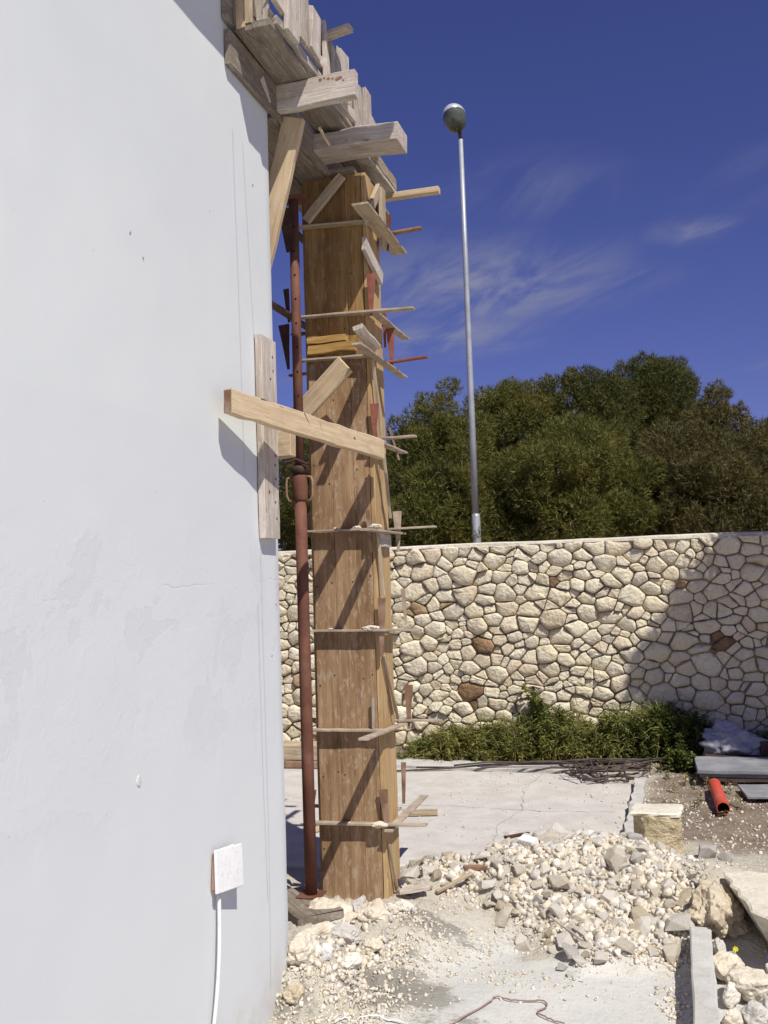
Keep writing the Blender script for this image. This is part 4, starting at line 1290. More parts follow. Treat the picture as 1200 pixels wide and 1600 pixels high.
G = 'pines behind the stone wall'
pine('pine behind the stone wall directly left of the lamp post', -4.30, 19.0, 5.80, 1.25, 1.0, 'needles_green', 1, G)
pine('pine just right of the lamp post, back row', -3.20, 21.5, 6.60, 1.35, 1.0, 'needles_green', 2, G)
pine('dark pine with rounded top in the middle of the back row', -1.55, 22.0, 6.85, 1.45, 1.0, 'needles_dark', 3, G)
pine('tallest pine in the back row behind the wall', -0.10, 23.0, 7.10, 1.32, 1.0, 'needles_dark', 4, G, nclump=52)
pine('narrow pine right of the tallest one', 1.06, 22.0, 6.0, 1.0, 1.0, 'needles_dull', 5, G)
pine('lower pine at the right edge of the picture', 2.25, 21.0, 4.82, 1.35, 0.9, 'needles_dull', 6, G)
pine('broad light green pine in front row under the middle pines', -1.80, 17.5, 4.48, 1.52, 0.8, 'needles_green', 7, G, nclump=56)
pine('low bushy pine in front row behind the lamp post foot', -3.75, 17.4, 4.05, 1.35, 0.8, 'needles_green', 8, G, nclump=50)
pine('dull brownish green pine in front row towards the right', 0.75, 18.5, 4.30, 1.42, 0.8, 'needles_dull', 9, G, nclump=50)
pine('pine mostly hidden behind the column and prop', -6.25, 18.0, 4.85, 1.55, 0.8, 'needles_dark', 10, G)
pine('pine glimpsed just right of the column behind the wall', -4.95, 17.6, 4.0, 1.15, 0.8, 'needles_dark', 12, G)
pine('dark pine filling the low gap right of the front row', 2.0, 18.6, 3.7, 1.2, 0.7, 'needles_dark', 13, G)
pine('dark low pine in the second row between the front pines', -0.35, 20.3, 4.2, 1.35, 0.6, 'needles_dark', 14, G)
# tree inside the yard, right of the view, whose shade falls on the wall
pine('pine in the yard out to the right shading the wall', 2.42, 7.20, 4.5, 1.02, 2.35, 'needles_dark', 21, None, n_per=520, nclump=44, L=0.12, W=0.035)


# ------------------------------------------------------------------ rubble heap
RUB = [hull_mesh('rubble_stone', 100 + k, (1, R_.uniform(0.65, 0.95), R_.uniform(0.4, 0.75)), R_.randint(12, 16), R_.uniform(0.45, 0.95)) for k in range(14)]
RUBM = {}
for k, me in enumerate(RUB):
    for m_ in RUB_M:
        c = me.copy(); c.materials.append(MATS[m_]); RUBM[(k, m_)] = c


def rub_place(x, y, s, mt=None, k=None, rot=None, dz=0.25, name='rubble_stone'):
    mt = mt or R_.choices(RUB_M, (0.42, 0.32, 0.16, 0.10))[0]
    k = R_.randrange(14) if k is None else k
    o = bpy.data.objects.new(name, RUBM[(k, mt)])
    rot = rot or (R_.gauss(0, 0.35), R_.gauss(0, 0.35), R_.uniform(0, 6.28))
    from mathutils import Euler
    M = Matrix.Translation((x, y, hz(x, y) + s * dz)) @ Euler(rot).to_matrix().to_4x4() @ Matrix.Scale(s, 4)
    return place(o, M)


cnt = 0
taken = []
tries = 0
while cnt < 280 and tries < 40000:
    tries += 1
    x, y = R_.uniform(-1.45, 0.08), R_.uniform(4.4, 5.85)
    pm = float(pile_mask(np.array([x]), np.array([y]))[0])
    dens = pm * (0.25 + 0.75 * math.exp(-((x + 0.5) / 0.5) ** 2 - ((y - 5.15) / 0.42) ** 2))
    if R_.random() > dens: continue
    s = R_.choices((0.028, 0.038, 0.052, 0.070), (0.26, 0.36, 0.27, 0.11))[0] * R_.uniform(0.8, 1.2)
    if any((x - a) ** 2 + (y - b) ** 2 < (0.55 * (s + c)) ** 2 for a, b, c in taken): continue
    taken.append((x, y, s))
    mt = R_.choices(RUB_M, (0.50, 0.34, 0.09, 0.07))[0]
    zone = 'at the left end of' if x < -1.05 else 'at the right end of' if x > -0.22 else 'on the back rim of' if y > 5.45 else 'on the front slope of' if y < 4.95 else 'in the middle of'
    size = 'small' if s < 0.032 else 'large' if s > 0.048 else 'medium sized'
    hue = {'rubble_white': 'whitish', 'rubble_cream': 'cream', 'rubble_grey': 'grey', 'rubble_tan': 'tan'}[mt]
    tag(rub_place(x, y, s, mt, dz=R_.uniform(0.0, 0.45)), f'{size} {hue} broken stone {zone} the rubble heap', 'stone', f'{size} {hue} stones {zone} the heap')
    cnt += 1
for (x, y, s, mt, k, lab) in ((-0.985, 5.86, 0.055, 'rubble_white', 1, 'flat pale stone lying alone on the slab behind the heap'), (-1.02, 5.55, 0.085, 'rubble_white', 3, 'large pale stone on the back rim of the heap'),
                              (-0.80, 5.28, 0.068, 'white_chunk', 5, 'bright white brick fragment in the middle of the heap'), (-0.33, 5.15, 0.085, 'rubble_cream', 7, 'big flat cream stone on the right of the heap'),
                              (-0.18, 4.86, 0.09, 'rubble_tan', 8, 'broad tan stone low on the right side of the heap'), (-0.25, 4.74, 0.065, 'rubble_tan', 9, 'yellowish stone at the lower right of the heap'),
                              (-0.45, 5.86, 0.034, 'rubble_cream', 2, 'small round stone lying alone before the tufa stub'), (-0.55, 4.44, 0.034, 'rubble_grey', 11, 'small bluish grey stone on the floor before the heap'),
                              (-0.50, 4.38, 0.026, 'rubble_white', 6, 'small white stone on the floor before the heap'), (-0.60, 5.02, 0.08, 'rubble_cream', 4, 'large cream stone in the front of the heap'),
                              (-0.66, 5.42, 0.072, 'rubble_white', 10, 'large whitish stone at the top of the heap'), (0.13, 5.48, 0.085, 'rubble_grey', 12, 'dark edged grey stone on the earth right of the stub'),
                              (0.21, 5.28, 0.05, 'rubble_grey', 13, 'smaller grey stone on the earth above the pale slab')):
    if mt == 'white_chunk':
        o = box('brick_fragment', (-0.05, -0.028, -0.02), (0.05, 0.028, 0.02), 'white_chunk', None, 0.004, 0.004, Matrix.Translation((x, y, hz(x, y) + 0.05)) @ Matrix.Rotation(-0.6, 4, 'Z') @ Matrix.Rotation(0.35, 4, 'X'))
    else:
        o = rub_place(x, y, s, mt, k, dz=0.35)
    tag(o, lab, 'stone')

# broken mortar and footing stones round the column foot
for i, (x, y, dx, dy, dz, mt, lab) in enumerate((
        (-1.640, 4.44, 0.130, 0.13, 0.085, 'rubble_cream', 'large pale footing stone left in front of the column foot'), (-1.520, 4.52, 0.040, 0.09, 0.060, 'rubble_grey', 'narrow upright footing stone in front of the column'),
        (-1.430, 4.49, 0.090, 0.09, 0.065, 'rubble_cream', 'rounded footing stone at the right front of the column'), (-1.520, 4.26, 0.100, 0.07, 0.045, 'rubble_grey', 'flat grey mortar lump before the footing stones'),
        (-1.610, 4.20, 0.060, 0.10, 0.060, 'rubble_cream', 'pale mortar lump beside the wall corner'), (-1.440, 4.13, 0.055, 0.05, 0.040, 'rubble_white', 'small whitish lump below the footing stones'),
        (-1.590, 3.95, 0.055, 0.09, 0.070, 'rubble_cream', 'crumbled lump against the foot of the white wall'), (-1.320, 4.62, 0.050, 0.05, 0.040, 'rubble_white', 'white chip stone right of the column foot'),
        (-1.380, 4.30, 0.05, 0.045, 0.035, 'rubble_cream', 'cream lump in the middle of the crumbled mortar'), (-1.56, 3.78, 0.05, 0.05, 0.04, 'rubble_tan', 'tan lump lowest along the white wall'))):
    me = boulder_mesh('footing_stone', 300 + i, (dx, dy, dz), 4, 0.35, 2.2)
    me.materials.append(MATS[mt])
    tag(place(bpy.data.objects.new('footing_stone', me), Matrix.Translation((x, y, hz(x, y) + dz * 0.25)) @ Matrix.Rotation(R_.uniform(-0.5, 0.5), 4, 'Z')), lab, 'stone')
me = boulder_mesh('white_stone', 77, (0.026, 0.03, 0.042), 3, 0.15)
me.materials.append(MATS['white_chunk'])
tag(place(bpy.data.objects.new('white_stone', me), Matrix.Translation((-1.505, 4.02, hz(-1.505, 4.02) + 0.03))), 'bright white chip standing near the foot of the white wall', 'stone')


def gravel():
    N = 24000
    rs = np.random.default_rng(3)
    x = rs.uniform(-1.66, 1.3, N * 8); y = rs.uniform(3.55, 8.4, N * 8)
    pm = pile_mask(x, y)
    d = np.hypot(np.maximum(np.abs(x + 1.52) - 0.2, 0), np.maximum(np.abs(y - 4.25) - 0.45, 0))
    foot = np.exp(-(d / 0.16) ** 2)
    er = sst(-0.32, -0.2, x) * sst(4.6, 5.0, y)
    front = np.exp(-((y - 4.5) / 0.25) ** 2) * 0.22 * (x > -1.4) * (x < 0)
    rim = pile_mask(x * 0.97 - 0.02, y - 0.08)
    kerb = np.exp(-((x + 0.05) / 0.05) ** 2) * (y < 4.8) * 0.6
    dens = np.clip(pm * 0.55 + rim * 0.2 + foot * 0.75 + er * 0.07 + front + kerb + 0.012, 0, 1)
    dens *= np.clip((fbm(x, y, 6, 3, 60) - 0.25) * 2.2, 0.1, 1)
    dens = np.where((x < -1.2) & (y > 4.6) & (y < 4.95), 0, dens)
    ok = rs.random(N * 8) < dens
    x, y = x[ok][:N], y[ok][:N]
    n = len(x)
    pm = pile_mask(x, y)
    s = 0.0028 + 0.006 * rs.random(n) ** 2 + 0.018 * np.maximum(pm, 0.8 * np.exp(-((x + 1.5) / 0.25) ** 2 - ((y - 4.25) / 0.4) ** 2)) * rs.random(n) ** 3
    z = height(x, y) + s * 0.3
    z = np.where((x < -0.34) & (y > 5.75) & (y < 7.75), 0.004 + s * 0.5, z)
    # eight-cornered chips
    base = np.array([[a, b, c] for a in (-1, 1) for b in (-1, 1) for c in (-1, 1)], float)
    fq = np.array([[0, 1, 3, 2], [4, 6, 7, 5], [0, 4, 5, 1], [2, 3, 7, 6], [0, 2, 6, 4], [1, 5, 7, 3]])
    V = base[None] * rs.uniform(0.62, 1.0, (n, 8, 3)) * rs.uniform(0.3, 1.5, (n, 1, 3)) * s[:, None, None]
    q = rs.normal(size=(n, 4)); q /= np.linalg.norm(q, axis=1)[:, None]
    w, a, b, c = q.T
    Rm = np.stack([1 - 2 * (b * b + c * c), 2 * (a * b - c * w), 2 * (a * c + b * w), 2 * (a * b + c * w), 1 - 2 * (a * a + c * c), 2 * (b * c - a * w), 2 * (a * c - b * w), 2 * (b * c + a * w), 1 - 2 * (a * a + b * b)], -1).reshape(n, 3, 3)
    V = np.einsum('nij,nkj->nki', Rm, V) + np.stack([x, y, z], -1)[:, None]
    F = (fq[None] + 8 * np.arange(n)[:, None, None]).reshape(-1, 4)
    mi = np.repeat(rs.choice(4, n, p=(0.30, 0.48, 0.16, 0.06)), 6)
    o = fast_mesh('gravel', V.reshape(-1, 3), F, RUB_M, midx=mi)
    tag(o, 'crushed limestone chips and dust strewn over the ground', 'gravel', kind='stuff')


gravel()

# bits of wood among the rubble
for (p0, p1, w, t_, mt, lab) in (((-1.37, 5.16, 0.05), (-1.12, 5.10, 0.045), 0.018, 0.015, 'rust_brown', 'thin dark stick on the back left rim of the rubble'), ((-1.10, 5.06, 0.06), (-0.99, 5.04, 0.065), 0.028, 0.02, 'rust_brown', 'short reddish stick on the back left rim of the rubble'),
                                 ((-1.20, 4.83, 0.0), (-1.06, 4.99, 0.05), 0.020, 0.015, 'old_tan', 'dark splinter slanting across the left of the rubble'), ((-1.36, 4.70, 0.03), (-1.24, 4.78, 0.035), 0.04, 0.02, 'old_white', 'pale wood chip at the right foot of the column'),
                                 ((-0.62, 4.72, -0.05), (-0.47, 4.60, -0.10), 0.012, 0.010, 'old_grey', 'thin grey stick in the front slope of the rubble'), ((-0.98, 5.62, 0.07), (-0.86, 5.70, 0.075), 0.02, 0.015, 'rust_dark', 'small dark stick behind the heap on the slab'),
                                 ((-1.56, 6.33, 0.02), (-1.78, 6.28, 0.02), 0.10, 0.02, 'old_tan', 'thin brown board lying on the slab right of the column'), ((-2.25, 5.75, 0.02), (-2.08, 5.98, 0.02), 0.06, 0.02, 'old_tan', 'thin board lying on the slab left of the prop')):
    o = board('stick' if w < 0.05 else 'thin_board', p0, p1, (0, 1, 0) if abs(p1[0] - p0[0]) > abs(p1[1] - p0[1]) else (1, 0, 0), w, t_, mt, None, 0.002, 0.002, rag0=0.01, rag1=0.01)
    tag(o, lab, 'stick' if w < 0.05 else 'board')

# wires on the ground
def ground_wire(name, pts, r, mat, label):
    P = []
    V_ = [Vector((a, b, 0)) for a, b in pts]
    for i in range(len(V_) - 1):
        p0, p1, p2, p3 = V_[max(i - 1, 0)], V_[i], V_[i + 1], V_[min(i + 2, len(V_) - 1)]
        for k in range(6):
            t_ = k / 6
            q = 0.5 * ((2 * p1) + (p2 - p0) * t_ + (2 * p0 - 5 * p1 + 4 * p2 - p3) * t_ ** 2 + (3 * p1 - p0 - 3 * p2 + p3) * t_ ** 3)
            P.append((q.x, q.y, hz(q.x, q.y) + r + 0.004 + 0.006 * R_.random()))
    return tag(tube(name, P, r, mat, n=6), label, 'wire')


ground_wire('wire', [(-0.97, 3.72), (-0.90, 3.83), (-0.80, 4.03), (-0.78, 4.09), (-0.70, 4.07), (-0.59, 4.09), (-0.565, 4.04), (-0.595, 3.985), (-0.55, 3.94), (-0.47, 3.90)], 0.0032, 'wire_brown', 'thin brownish wire bent across the foreground concrete')
ground_wire('wire', [(-1.36, 3.70), (-1.31, 3.765), (-1.20, 3.785), (-1.09, 3.775), (-1.06, 3.72)], 0.0035, 'cable_white', 'pale wire loop at the bottom edge on the stained concrete')

# ------------------------------------------------------------------ right-hand side
ragged_slab('kerb_strip', [(-0.325, 5.66), (-0.245, 5.66), (-0.235, 7.42), (-0.315, 7.42)], -0.06, 0.060, 'concrete_kerb', 0.006, 0.08, None, None, None, 0.002)
for pts in ([(-2.9, 6.55), (-2.2, 6.50), (-1.5, 6.58), (-0.9, 6.52), (-0.4, 6.57)], [(-1.05, 5.62), (-1.12, 6.1), (-1.02, 6.55), (-1.10, 7.1), (-1.04, 7.7)]):
    V, F = [], []
    for (a, b) in zip(pts, pts[1:]):
        for k in range(9):
            q = k / 8
            x, y = a[0] + (b[0] - a[0]) * q + R_.gauss(0, 0.006), a[1] + (b[1] - a[1]) * q + R_.gauss(0, 0.006)
            w = R_.uniform(0.001, 0.0035)
            V += [(x - w, y - w, 0.0062), (x + w, y + w, 0.0062)]
    for k in range(len(V) // 2 - 1):
        F.append((2 * k, 2 * k + 1, 2 * k + 3, 2 * k + 2))
    mesh('crack', V, F, 'concrete_grey', Matrix(), bpy.data.objects['concrete_pavement'])
tag(bpy.data.objects['kerb_strip'], 'low raised concrete kerb along the right edge of the slab', 'kerb')

t = thing('wall_stub', 'broken stub of wall with yellow tufa face and concrete cap', 'wall stub', (-0.11, 5.65, 0))
me = boulder_mesh('tufa_body', 501, (0.118, 0.13, 0.16), 4, 0.30, 2.6)
for v in me.vertices:
    v.co.x = max(-0.095, min(0.095, v.co.x * 1.35)) + v.co.x * 0.05
    v.co.y = max(-0.11, min(0.12, v.co.y * 1.35)) + v.co.y * 0.06
    v.co.z = max(-0.17, min(0.175, v.co.z * 1.75))
me.materials.append(MATS['tufa'])
place(bpy.data.objects.new('tufa_body', me), Matrix.Translation((-0.130, 5.66, 0.06)) @ Matrix.Diagonal((1.30, 1, 1, 1)), t)
ragged_slab('cap', [(-0.275, 5.55), (0.0, 5.565), (0.01, 5.78), (-0.275, 5.78)], 0.232, 0.254, 'cap_mortar', 0.008, 0.05, None, t)

# kerb block bottom right, broken slabs and lumps
tag(board('kerb_block', (0.055, 4.66, -0.105), (0.050, 3.55, -0.115), (1, 0, 0), 0.092, 0.15, 'concrete_kerb', None, 0.002, 0.006, rag0=0.01), 'straight concrete kerb block at the lower right on the floor', 'kerb')
o = ragged_slab('broken_slab', [(0.175, 5.06), (0.9, 5.14), (0.95, 4.42), (0.34, 4.38), (0.26, 4.60), (0.205, 4.86)], -0.22, 0.105, 'cap_mortar', 0.010, 0.06)
for v in o.data.vertices:                      # the broken front is undercut
    if v.co.z < -0.1:
        v.co.y = v.co.y + 0.30 * max(0, 1 - (v.co.y - 4.38) / 0.7)
        v.co.x = v.co.x + 0.17 * max(0, 1 - (v.co.x - 0.17) / 0.6)
tag(o, 'pale broken concrete slab with shaded undercut front at the right edge', 'slab')
me = boulder_mesh('tufa_lump', 511, (0.15, 0.26, 0.15), 5, 0.42, 2.6)
me.materials.append(MATS['rubble_tan'])
tag(place(bpy.data.objects.new('tufa_lump', me), Matrix.Translation((0.150, 4.90, -0.055)) @ Matrix.Rotation(math.radians(-14), 4, 'Z')), 'rough yellowish broken lump left of the pale slab', 'stone')
for i, (x, y, z, dx, dy, dz, mt, lab) in enumerate((
        (0.155, 4.47, -0.12, 0.065, 0.08, 0.06, 'rubble_cream', 'cream rock right beside the kerb block, the upper one'), (0.235, 4.27, -0.11, 0.10, 0.075, 0.075, 'rubble_cream', 'large cream rock with a worn hollow at the right edge'),
        (0.155, 4.22, -0.14, 0.035, 0.06, 0.05, 'rubble_white', 'small white rock between kerb block and the large rock'), (0.230, 4.06, -0.14, 0.06, 0.05, 0.05, 'rubble_grey', 'bluish grey rock at the bottom right corner'),
        (0.150, 4.03, -0.15, 0.04, 0.04, 0.045, 'rubble_cream', 'small cream rock low beside the kerb block'), (0.30, 4.12, -0.14, 0.05, 0.06, 0.05, 'rubble_grey', 'grey rock at the right edge under the large rock'),
        (0.128, 4.62, -0.11, 0.03, 0.06, 0.06, 'rubble_grey', 'thin grey rock at the head of the kerb block'), (0.36, 4.38, -0.10, 0.06, 0.07, 0.06, 'rubble_cream', 'cream rock under the undercut slab'))):
    me = boulder_mesh('rock', 520 + i, (dx, dy, dz), 4, 0.30, 2.0)
    me.materials.append(MATS[mt])
    tag(place(bpy.data.objects.new('rock', me), Matrix.Translation((x, y, z)) @ Matrix.Rotation(R_.uniform(-0.7, 0.7), 4, 'Z')), lab, 'rock')
# yellow flower and blue pot
t = thing('yellow_flower', 'tiny bright yellow flower among the rocks at right', 'flower', (0.196, 4.50, -0.12))
tube('stem', [(0.196, 4.50, -0.12), (0.197, 4.497, -0.08), (0.195, 4.492, -0.055)], 0.0015, 'weed_green', t, 5)
for k in range(7):
    a = k * 0.9
    V = [(0, 0, 0), (math.cos(a - 0.3) * 0.009, math.sin(a - 0.3) * 0.009, 0.004), (math.cos(a) * 0.014, math.sin(a) * 0.014, 0.008 - 0.006 * (k % 2)), (math.cos(a + 0.3) * 0.009, math.sin(a + 0.3) * 0.009, 0.004)]
    mesh('petal', V, [(0, 1, 2, 3)], 'yellow_petal', Matrix.Translation((0.195, 4.490, -0.054)) @ Matrix.Rotation(math.radians(50), 4, 'X'), t)
V, F = tube_geo([(0, 0, 0), (0, 0, 0.02), (0, 0, 0.09), (0, 0, 0.10), (0, 0, 0.115)], [0.030, 0.034, 0.034, 0.018, 0.016], 14)
tag(mesh('blue_bottle', V, F, 'blue_plastic', Matrix.Translation((0.350, 4.46, -0.12)) @ Matrix.Rotation(0.5, 4, 'X'), None, True), 'blue plastic bottle half hidden at the right edge under the slab', 'bottle')

# red pipe
t = thing('red_pipe', 'short red plastic drain pipe lying on the earth', 'pipe', (0.24, 6.7, 0.1))
pa, pb = Vector((0.228, 7.02, hz(0.228, 7.02) + 0.05)), Vector((0.252, 6.40, hz(0.252, 6.40) + 0.048))
ax = (pb - pa).normalized()
Vt, Ft = tube_geo([pa, pa.lerp(pb, 0.5), pb], 0.040, 18, False)
mesh('pipe_wall', Vt, Ft, 'red_plastic', Matrix(), t, True)
Vt, Ft = tube_geo([pb, pb.lerp(pa, 0.3), pb.lerp(pa, 0.8)], 0.036, 18, True)
mesh('bore', Vt, [tuple(reversed(f)) for f in Ft[:-2]] + [Ft[-1]], 'black_hole', Matrix(), t, True)
V, F = [], []
s_ = ax.cross(Vector((0, 0, 1))).normalized(); u_ = s_.cross(ax)
for r in (0.040, 0.036):
    for k in range(18):
        a = 2 * math.pi * k / 18
        V.append(pb + (s_ * math.cos(a) + u_ * math.sin(a)) * r + ax * 0.0005)
for k in range(18):
    F.append((k, (k + 1) % 18, 18 + (k + 1) % 18, 18 + k))
mesh('rim', V, F, 'red_plastic', Matrix(), t)

# stack of grey sheets, sack and board in the shade
zb = 0.07
for k, (x0, y0, x1, y1, z, mt, lab) in enumerate(((0.13, 7.20, 1.5, 7.72, 0.150, 'sheet_grey', 'top grey sheet of the stack in the shade'), (0.15, 7.24, 1.5, 7.76, 0.118, 'sheet_grey', 'middle grey sheet of the stack in the shade'), (0.17, 7.26, 1.45, 7.70, 0.085, 'old_tan', 'lowest brown board of the stack in the shade'))):
    c = ((x0 + x1) / 2, (y0 + y1) / 2)
    tag(board('sheet', (x0, c[1], z), (x1, c[1] + 0.03, z + 0.01), (0, 1, 0), y1 - y0, 0.024, mt, None, 0.003, 0.002, rag0=0.02), lab, 'sheet')
for (x, y) in ((0.35, 7.32), (0.36, 7.62), (1.1, 7.48)):
    tag(box('bearer_block', (x - 0.04, y - 0.05, hz(x, y) - 0.03), (x + 0.04, y + 0.05, 0.072), 'old_tan', None, 0.004, 0.004), ('front wood block' if y < 7.4 else 'back wood block' if x < 1 else 'far right wood block') + ' carrying the stack of sheets', 'block', 'bearer blocks under the sheets')
tag(board('sheet', (0.40, 6.92, hz(0.4, 6.92) + 0.045), (1.35, 7.05, hz(1.3, 7.0) + 0.05), (0, 1, 0.05), 0.30, 0.018, 'sheet_grey', None, 0.004, 0.002), 'thin grey sheet lying on the earth in front of the stack', 'sheet')
me = boulder_mesh('cement_sack', 540, (0.25, 0.18, 0.17), 5, 0.45, 2.6)
me.materials.append(MATS['sack_grey'])
o = place(bpy.data.objects.new('cement_sack', me), Matrix.Translation((0.415, 8.02, 0.20)))
for p in me.polygons: p.use_smooth = True
tag(o, 'grey humped sack in the shade at the foot of the stone wall', 'sack')
tag(board('dark_plank', (0.20, 7.86, 0.13), (0.70, 7.83, 0.12), (0, 1, 0), 0.10, 0.05, 'rust_dark', None, 0.003, 0.003), 'dark reddish plank under the grey sack', 'plank')
tag(board('dark_plank', (0.60, 7.90, 0.20), (1.25, 7.95, 0.20), (0, 0, 1), 0.10, 0.05, 'rust_dark', None, 0.003, 0.003), 'dark upright board at the right edge behind the stack of sheets', 'plank')

# reinforcing steel
rods = [((-2.20, 7.62), (-0.05, 8.14)), ((-2.05, 7.66), (-0.12, 8.10)), ((-1.75, 7.72), (-0.02, 8.05)), ((-1.55, 7.70), (-0.25, 8.02)), ((-1.30, 7.74), (-0.10, 7.98)), ((-1.1, 7.74), (-0.3, 7.90)),
        ((-0.84, 7.62), (-0.22, 7.86)), ((-0.80, 7.56), (-0.30, 7.80)), ((-0.72, 7.50), (-0.15, 7.90)), ((-0.90, 7.72), (-0.40, 7.60)), ((-0.70, 7.42), (-0.36, 7.46)), ((-0.78, 7.80), (-0.52, 7.36)), ((-0.64, 7.36), (-0.30, 7.62)), ((-0.86, 7.52), (-0.70, 7.36))]
for i, (a, b) in enumerate(rods):
    n = 7
    P = []
    for k in range(n):
        s = k / (n - 1)
        x, y = a[0] + (b[0] - a[0]) * s, a[1] + (b[1] - a[1]) * s
        P.append((x, y + 0.02 * math.sin(3 * s + i), max(hz(x, y), 0.026 if y > 7.76 else 0.006) + 0.010 + 0.012 * (i % 5) + 0.012 * math.sin(s * 5 + i * 2) ** 2))
    far = i < 6
    tag(tube('steel_bar', P, 0.0075, 'rebar', n=6), (('rearmost', 'second', 'third', 'fourth', 'fifth', 'frontmost')[i] + ' of the six long dark steel bars lying along the slab edge') if far else 'short dark steel reinforcing bar in the tangle on the slab corner', 'steel bar', 'long reinforcing bars' if far else 'short reinforcing bars in the tangle')
for i in range(12):
    cx, cy = -0.52 + R_.uniform(-0.22, 0.26), 7.62 + R_.uniform(-0.12, 0.16)
    a = R_.uniform(-0.5, 0.5); w, h = 0.15, R_.uniform(0.10, 0.2)
    tilt = R_.uniform(0.1, 0.7)
    P = []
    for (u, v) in ((-w, -h), (w, -h), (w, h), (-w, h), (-w, -h * 0.9), (-w * 0.6, -h * 0.7)):
        x = cx + (u * math.cos(a) - v * math.sin(a)) * 0.6
        y = cy + (u * math.sin(a) + v * math.cos(a) * math.cos(tilt)) * 0.6
        P.append((x, y, 0.035 + 0.012 * (i % 5) + (v + h) * math.sin(tilt) * 0.35))
    tag(tube('stirrup', P, 0.006, 'rebar', n=6), 'bent square steel stirrup in the tangle of bars on the slab corner', 'stirrup', 'stirrups in the tangle')

# timbers seen in the gap between house and column
tag(board('timber', (-3.9, 7.93, 0.095), (-2.62, 8.02, 0.095), (0, 1, 0), 0.22, 0.13, 'old_tan', None, 0.003, 0.006), 'thick tan timber lying before the stone wall behind the prop', 'timber')
tag(board('timber', (-3.6, 7.66, 0.035), (-2.62, 7.70, 0.035), (0, 1, 0), 0.06, 0.05, 'rust_brown', None, 0.003, 0.003), 'thin reddish timber lying in front of the thick tan one', 'timber')


# ------------------------------------------------------------------ weeds
def weed_geo(rs, pts, hgt, leaf_l, leaf_w, per):
    Vs = []
    for (x, y, z), h in zip(pts, hgt):
        lean = rs.normal(size=2) * 0.22
        n = max(4, int(per * h / 0.2))
        s = rs.random(n) ** 0.8
        base = np.stack([x + lean[0] * h * s, y + lean[1] * h * s, z + h * s], -1)
        a = rs.uniform(0, 2 * math.pi, n)
        el = rs.uniform(-0.2, 0.9, n)
        d = np.stack([np.cos(a) * np.cos(el), np.sin(a) * np.cos(el), np.sin(el)], -1)
        side = np.stack([-np.sin(a), np.cos(a), rs.normal(size=n) * 0.35], -1)
        L = leaf_l * rs.uniform(0.5, 1.3, n)[:, None]
        W = leaf_w * rs.uniform(0.6, 1.3, n)[:, None]
        mid = base + d * L * 0.5 + np.array([0, 0, 0.004])
        tip = base + d * L - np.array([0, 0, 1]) * L * 0.18
        q = np.stack([base, mid + side * W / 2, tip, mid - side * W / 2], 1)
        Vs.append(q.reshape(-1, 3))
        # stem
        t0 = np.array([x, y, z]); t1 = np.array([x + lean[0] * h, y + lean[1] * h, z + h])
        sd = np.array([0.003, 0.001, 0])
        Vs.append(np.stack([t0 - sd, t0 + sd, t1 + sd * 0.4, t1 - sd * 0.4]))
    V = np.vstack(Vs)
    return V, np.arange(len(V)).reshape(-1, 4)


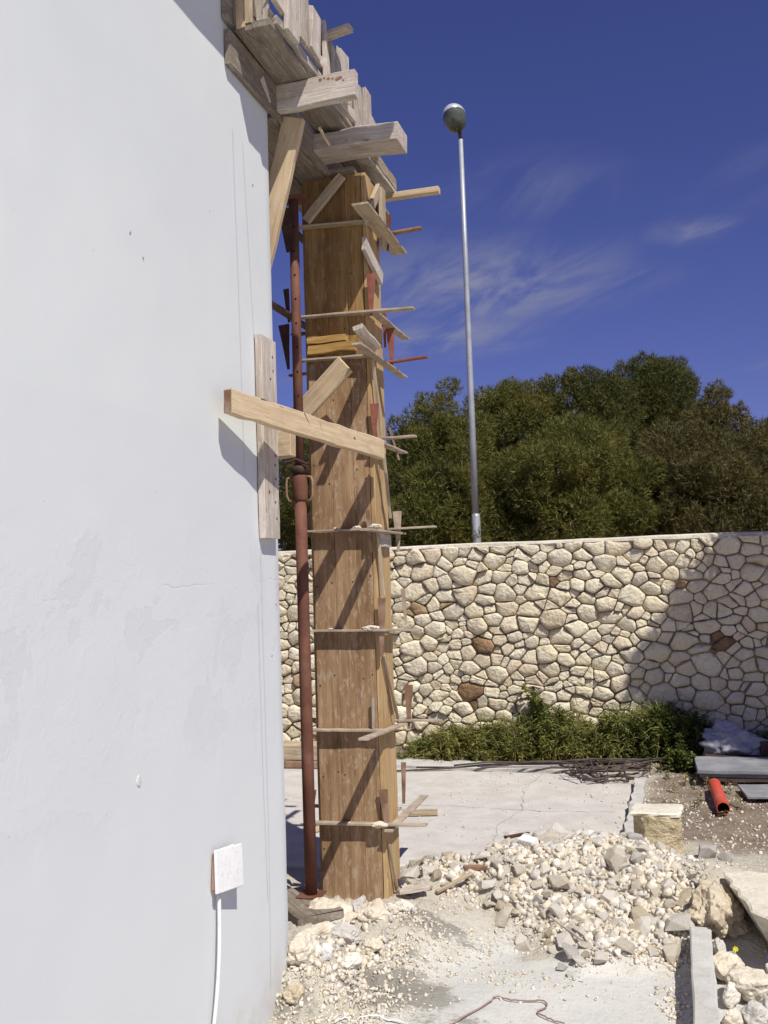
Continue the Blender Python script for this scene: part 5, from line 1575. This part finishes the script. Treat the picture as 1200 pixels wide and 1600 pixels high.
def weeds():
    rs = np.random.default_rng(8)
    for (nm, mats, n, seed, cond, lab) in (('weeds', ['weed_green', 'weed_dark', 'weed_dry'], 1500, 1, None, 'low green weeds growing along the foot of the stone wall'),):
        x = rs.uniform(-2.35, 2.2, n * 4); y = 8.46 - np.abs(rs.normal(size=n * 4)) * 0.19
        prof = 0.12 + 0.20 * np.exp(-((x + 1.05) / 0.35) ** 2) + 0.06 * np.exp(-((x + 1.7) / 0.5) ** 2) + 0.22 * sst(-0.7, -0.35, x) + 0.05
        prof *= (sst(-2.42, -1.9, x) * 0.8 + 0.2) * (1 - 0.6 * sst(0.0, 0.35, x))
        keep = (y > 8.0) & (rs.random(n * 4) < 0.25 + 0.75 * fbm(x, y, 5, 2, 71))
        x, y, prof = x[keep][:n], y[keep][:n], prof[keep][:n]
        h = 0.78 * prof * rs.uniform(0.35, 1.15, len(x))
        z = height(x, y)
        pts = np.stack([x, y, z], -1)
        V, F = weed_geo(rs, pts, h, 0.040, 0.016, 62)
        g = rs.choice(len(pts), 900)
        V2, F2 = weed_geo(rs, pts[g] + rs.normal(size=(900, 3)) * np.array([0.05, 0.02, 0]), h[g] * 1.15, 0.15, 0.006, 26)
        V, F = np.vstack([V, V2]), np.vstack([F, F2 + len(V)])
        mi = rs.choice(3, len(F), p=(0.64, 0.20, 0.16))
        tag(fast_mesh(nm, V, F, mats, midx=mi), lab, 'weeds', kind='stuff')
    for (lab, x, y, r, h, n, mats) in (('tall leafy weed clump against the middle of the stone wall', -1.08, 8.30, 0.20, 0.58, 46, ['weed_green', 'weed_dark']), ('dark leafy weed clump in the shade beside the sheets', -0.05, 8.16, 0.22, 0.42, 60, ['weed_dark', 'weed_dark']),
                                       ('leafy weed clump at the edge of the shade on the wall', -0.52, 8.28, 0.20, 0.34, 40, ['weed_green', 'weed_dark']), ('small weed clump in front of the dark planks at right', 0.02, 7.75, 0.12, 0.20, 24, ['weed_dark', 'weed_green'])):
        pts = np.stack([x + rs.normal(size=n) * r * 0.6, y + rs.normal(size=n) * r * 0.35, np.zeros(n)], -1)
        pts[:, 1] = np.minimum(pts[:, 1], 8.44)
        pts[:, 2] = height(pts[:, 0], pts[:, 1])
        hh = h * rs.uniform(0.45, 1.05, n) * np.exp(-((pts[:, 0] - x) / (r * 1.1)) ** 2)
        V, F = weed_geo(rs, pts, np.maximum(hh, 0.08), 0.045, 0.018, 80)
        org = Vector((x, y, 0))
        o = fast_mesh('weed_clump', V - np.array(org), F, mats, midx=rs.choice(2, len(F), p=(0.65, 0.35)), M=Matrix.Translation(org))
        tag(o, lab, 'weed')
    # sparse tufts on the earth at right
    x = rs.uniform(-0.2, 1.3, 60); y = rs.uniform(6.2, 7.9, 60)
    V, F = weed_geo(rs, np.stack([x, y, height(x, y)], -1), rs.uniform(0.02, 0.09, 60), 0.035, 0.012, 40)
    tag(fast_mesh('earth_tufts', V, F, ['weed_dark', 'weed_dry'], midx=rs.choice(2, len(F))), 'sparse weed tufts on the bare earth at right', 'weeds', kind='stuff')


weeds()
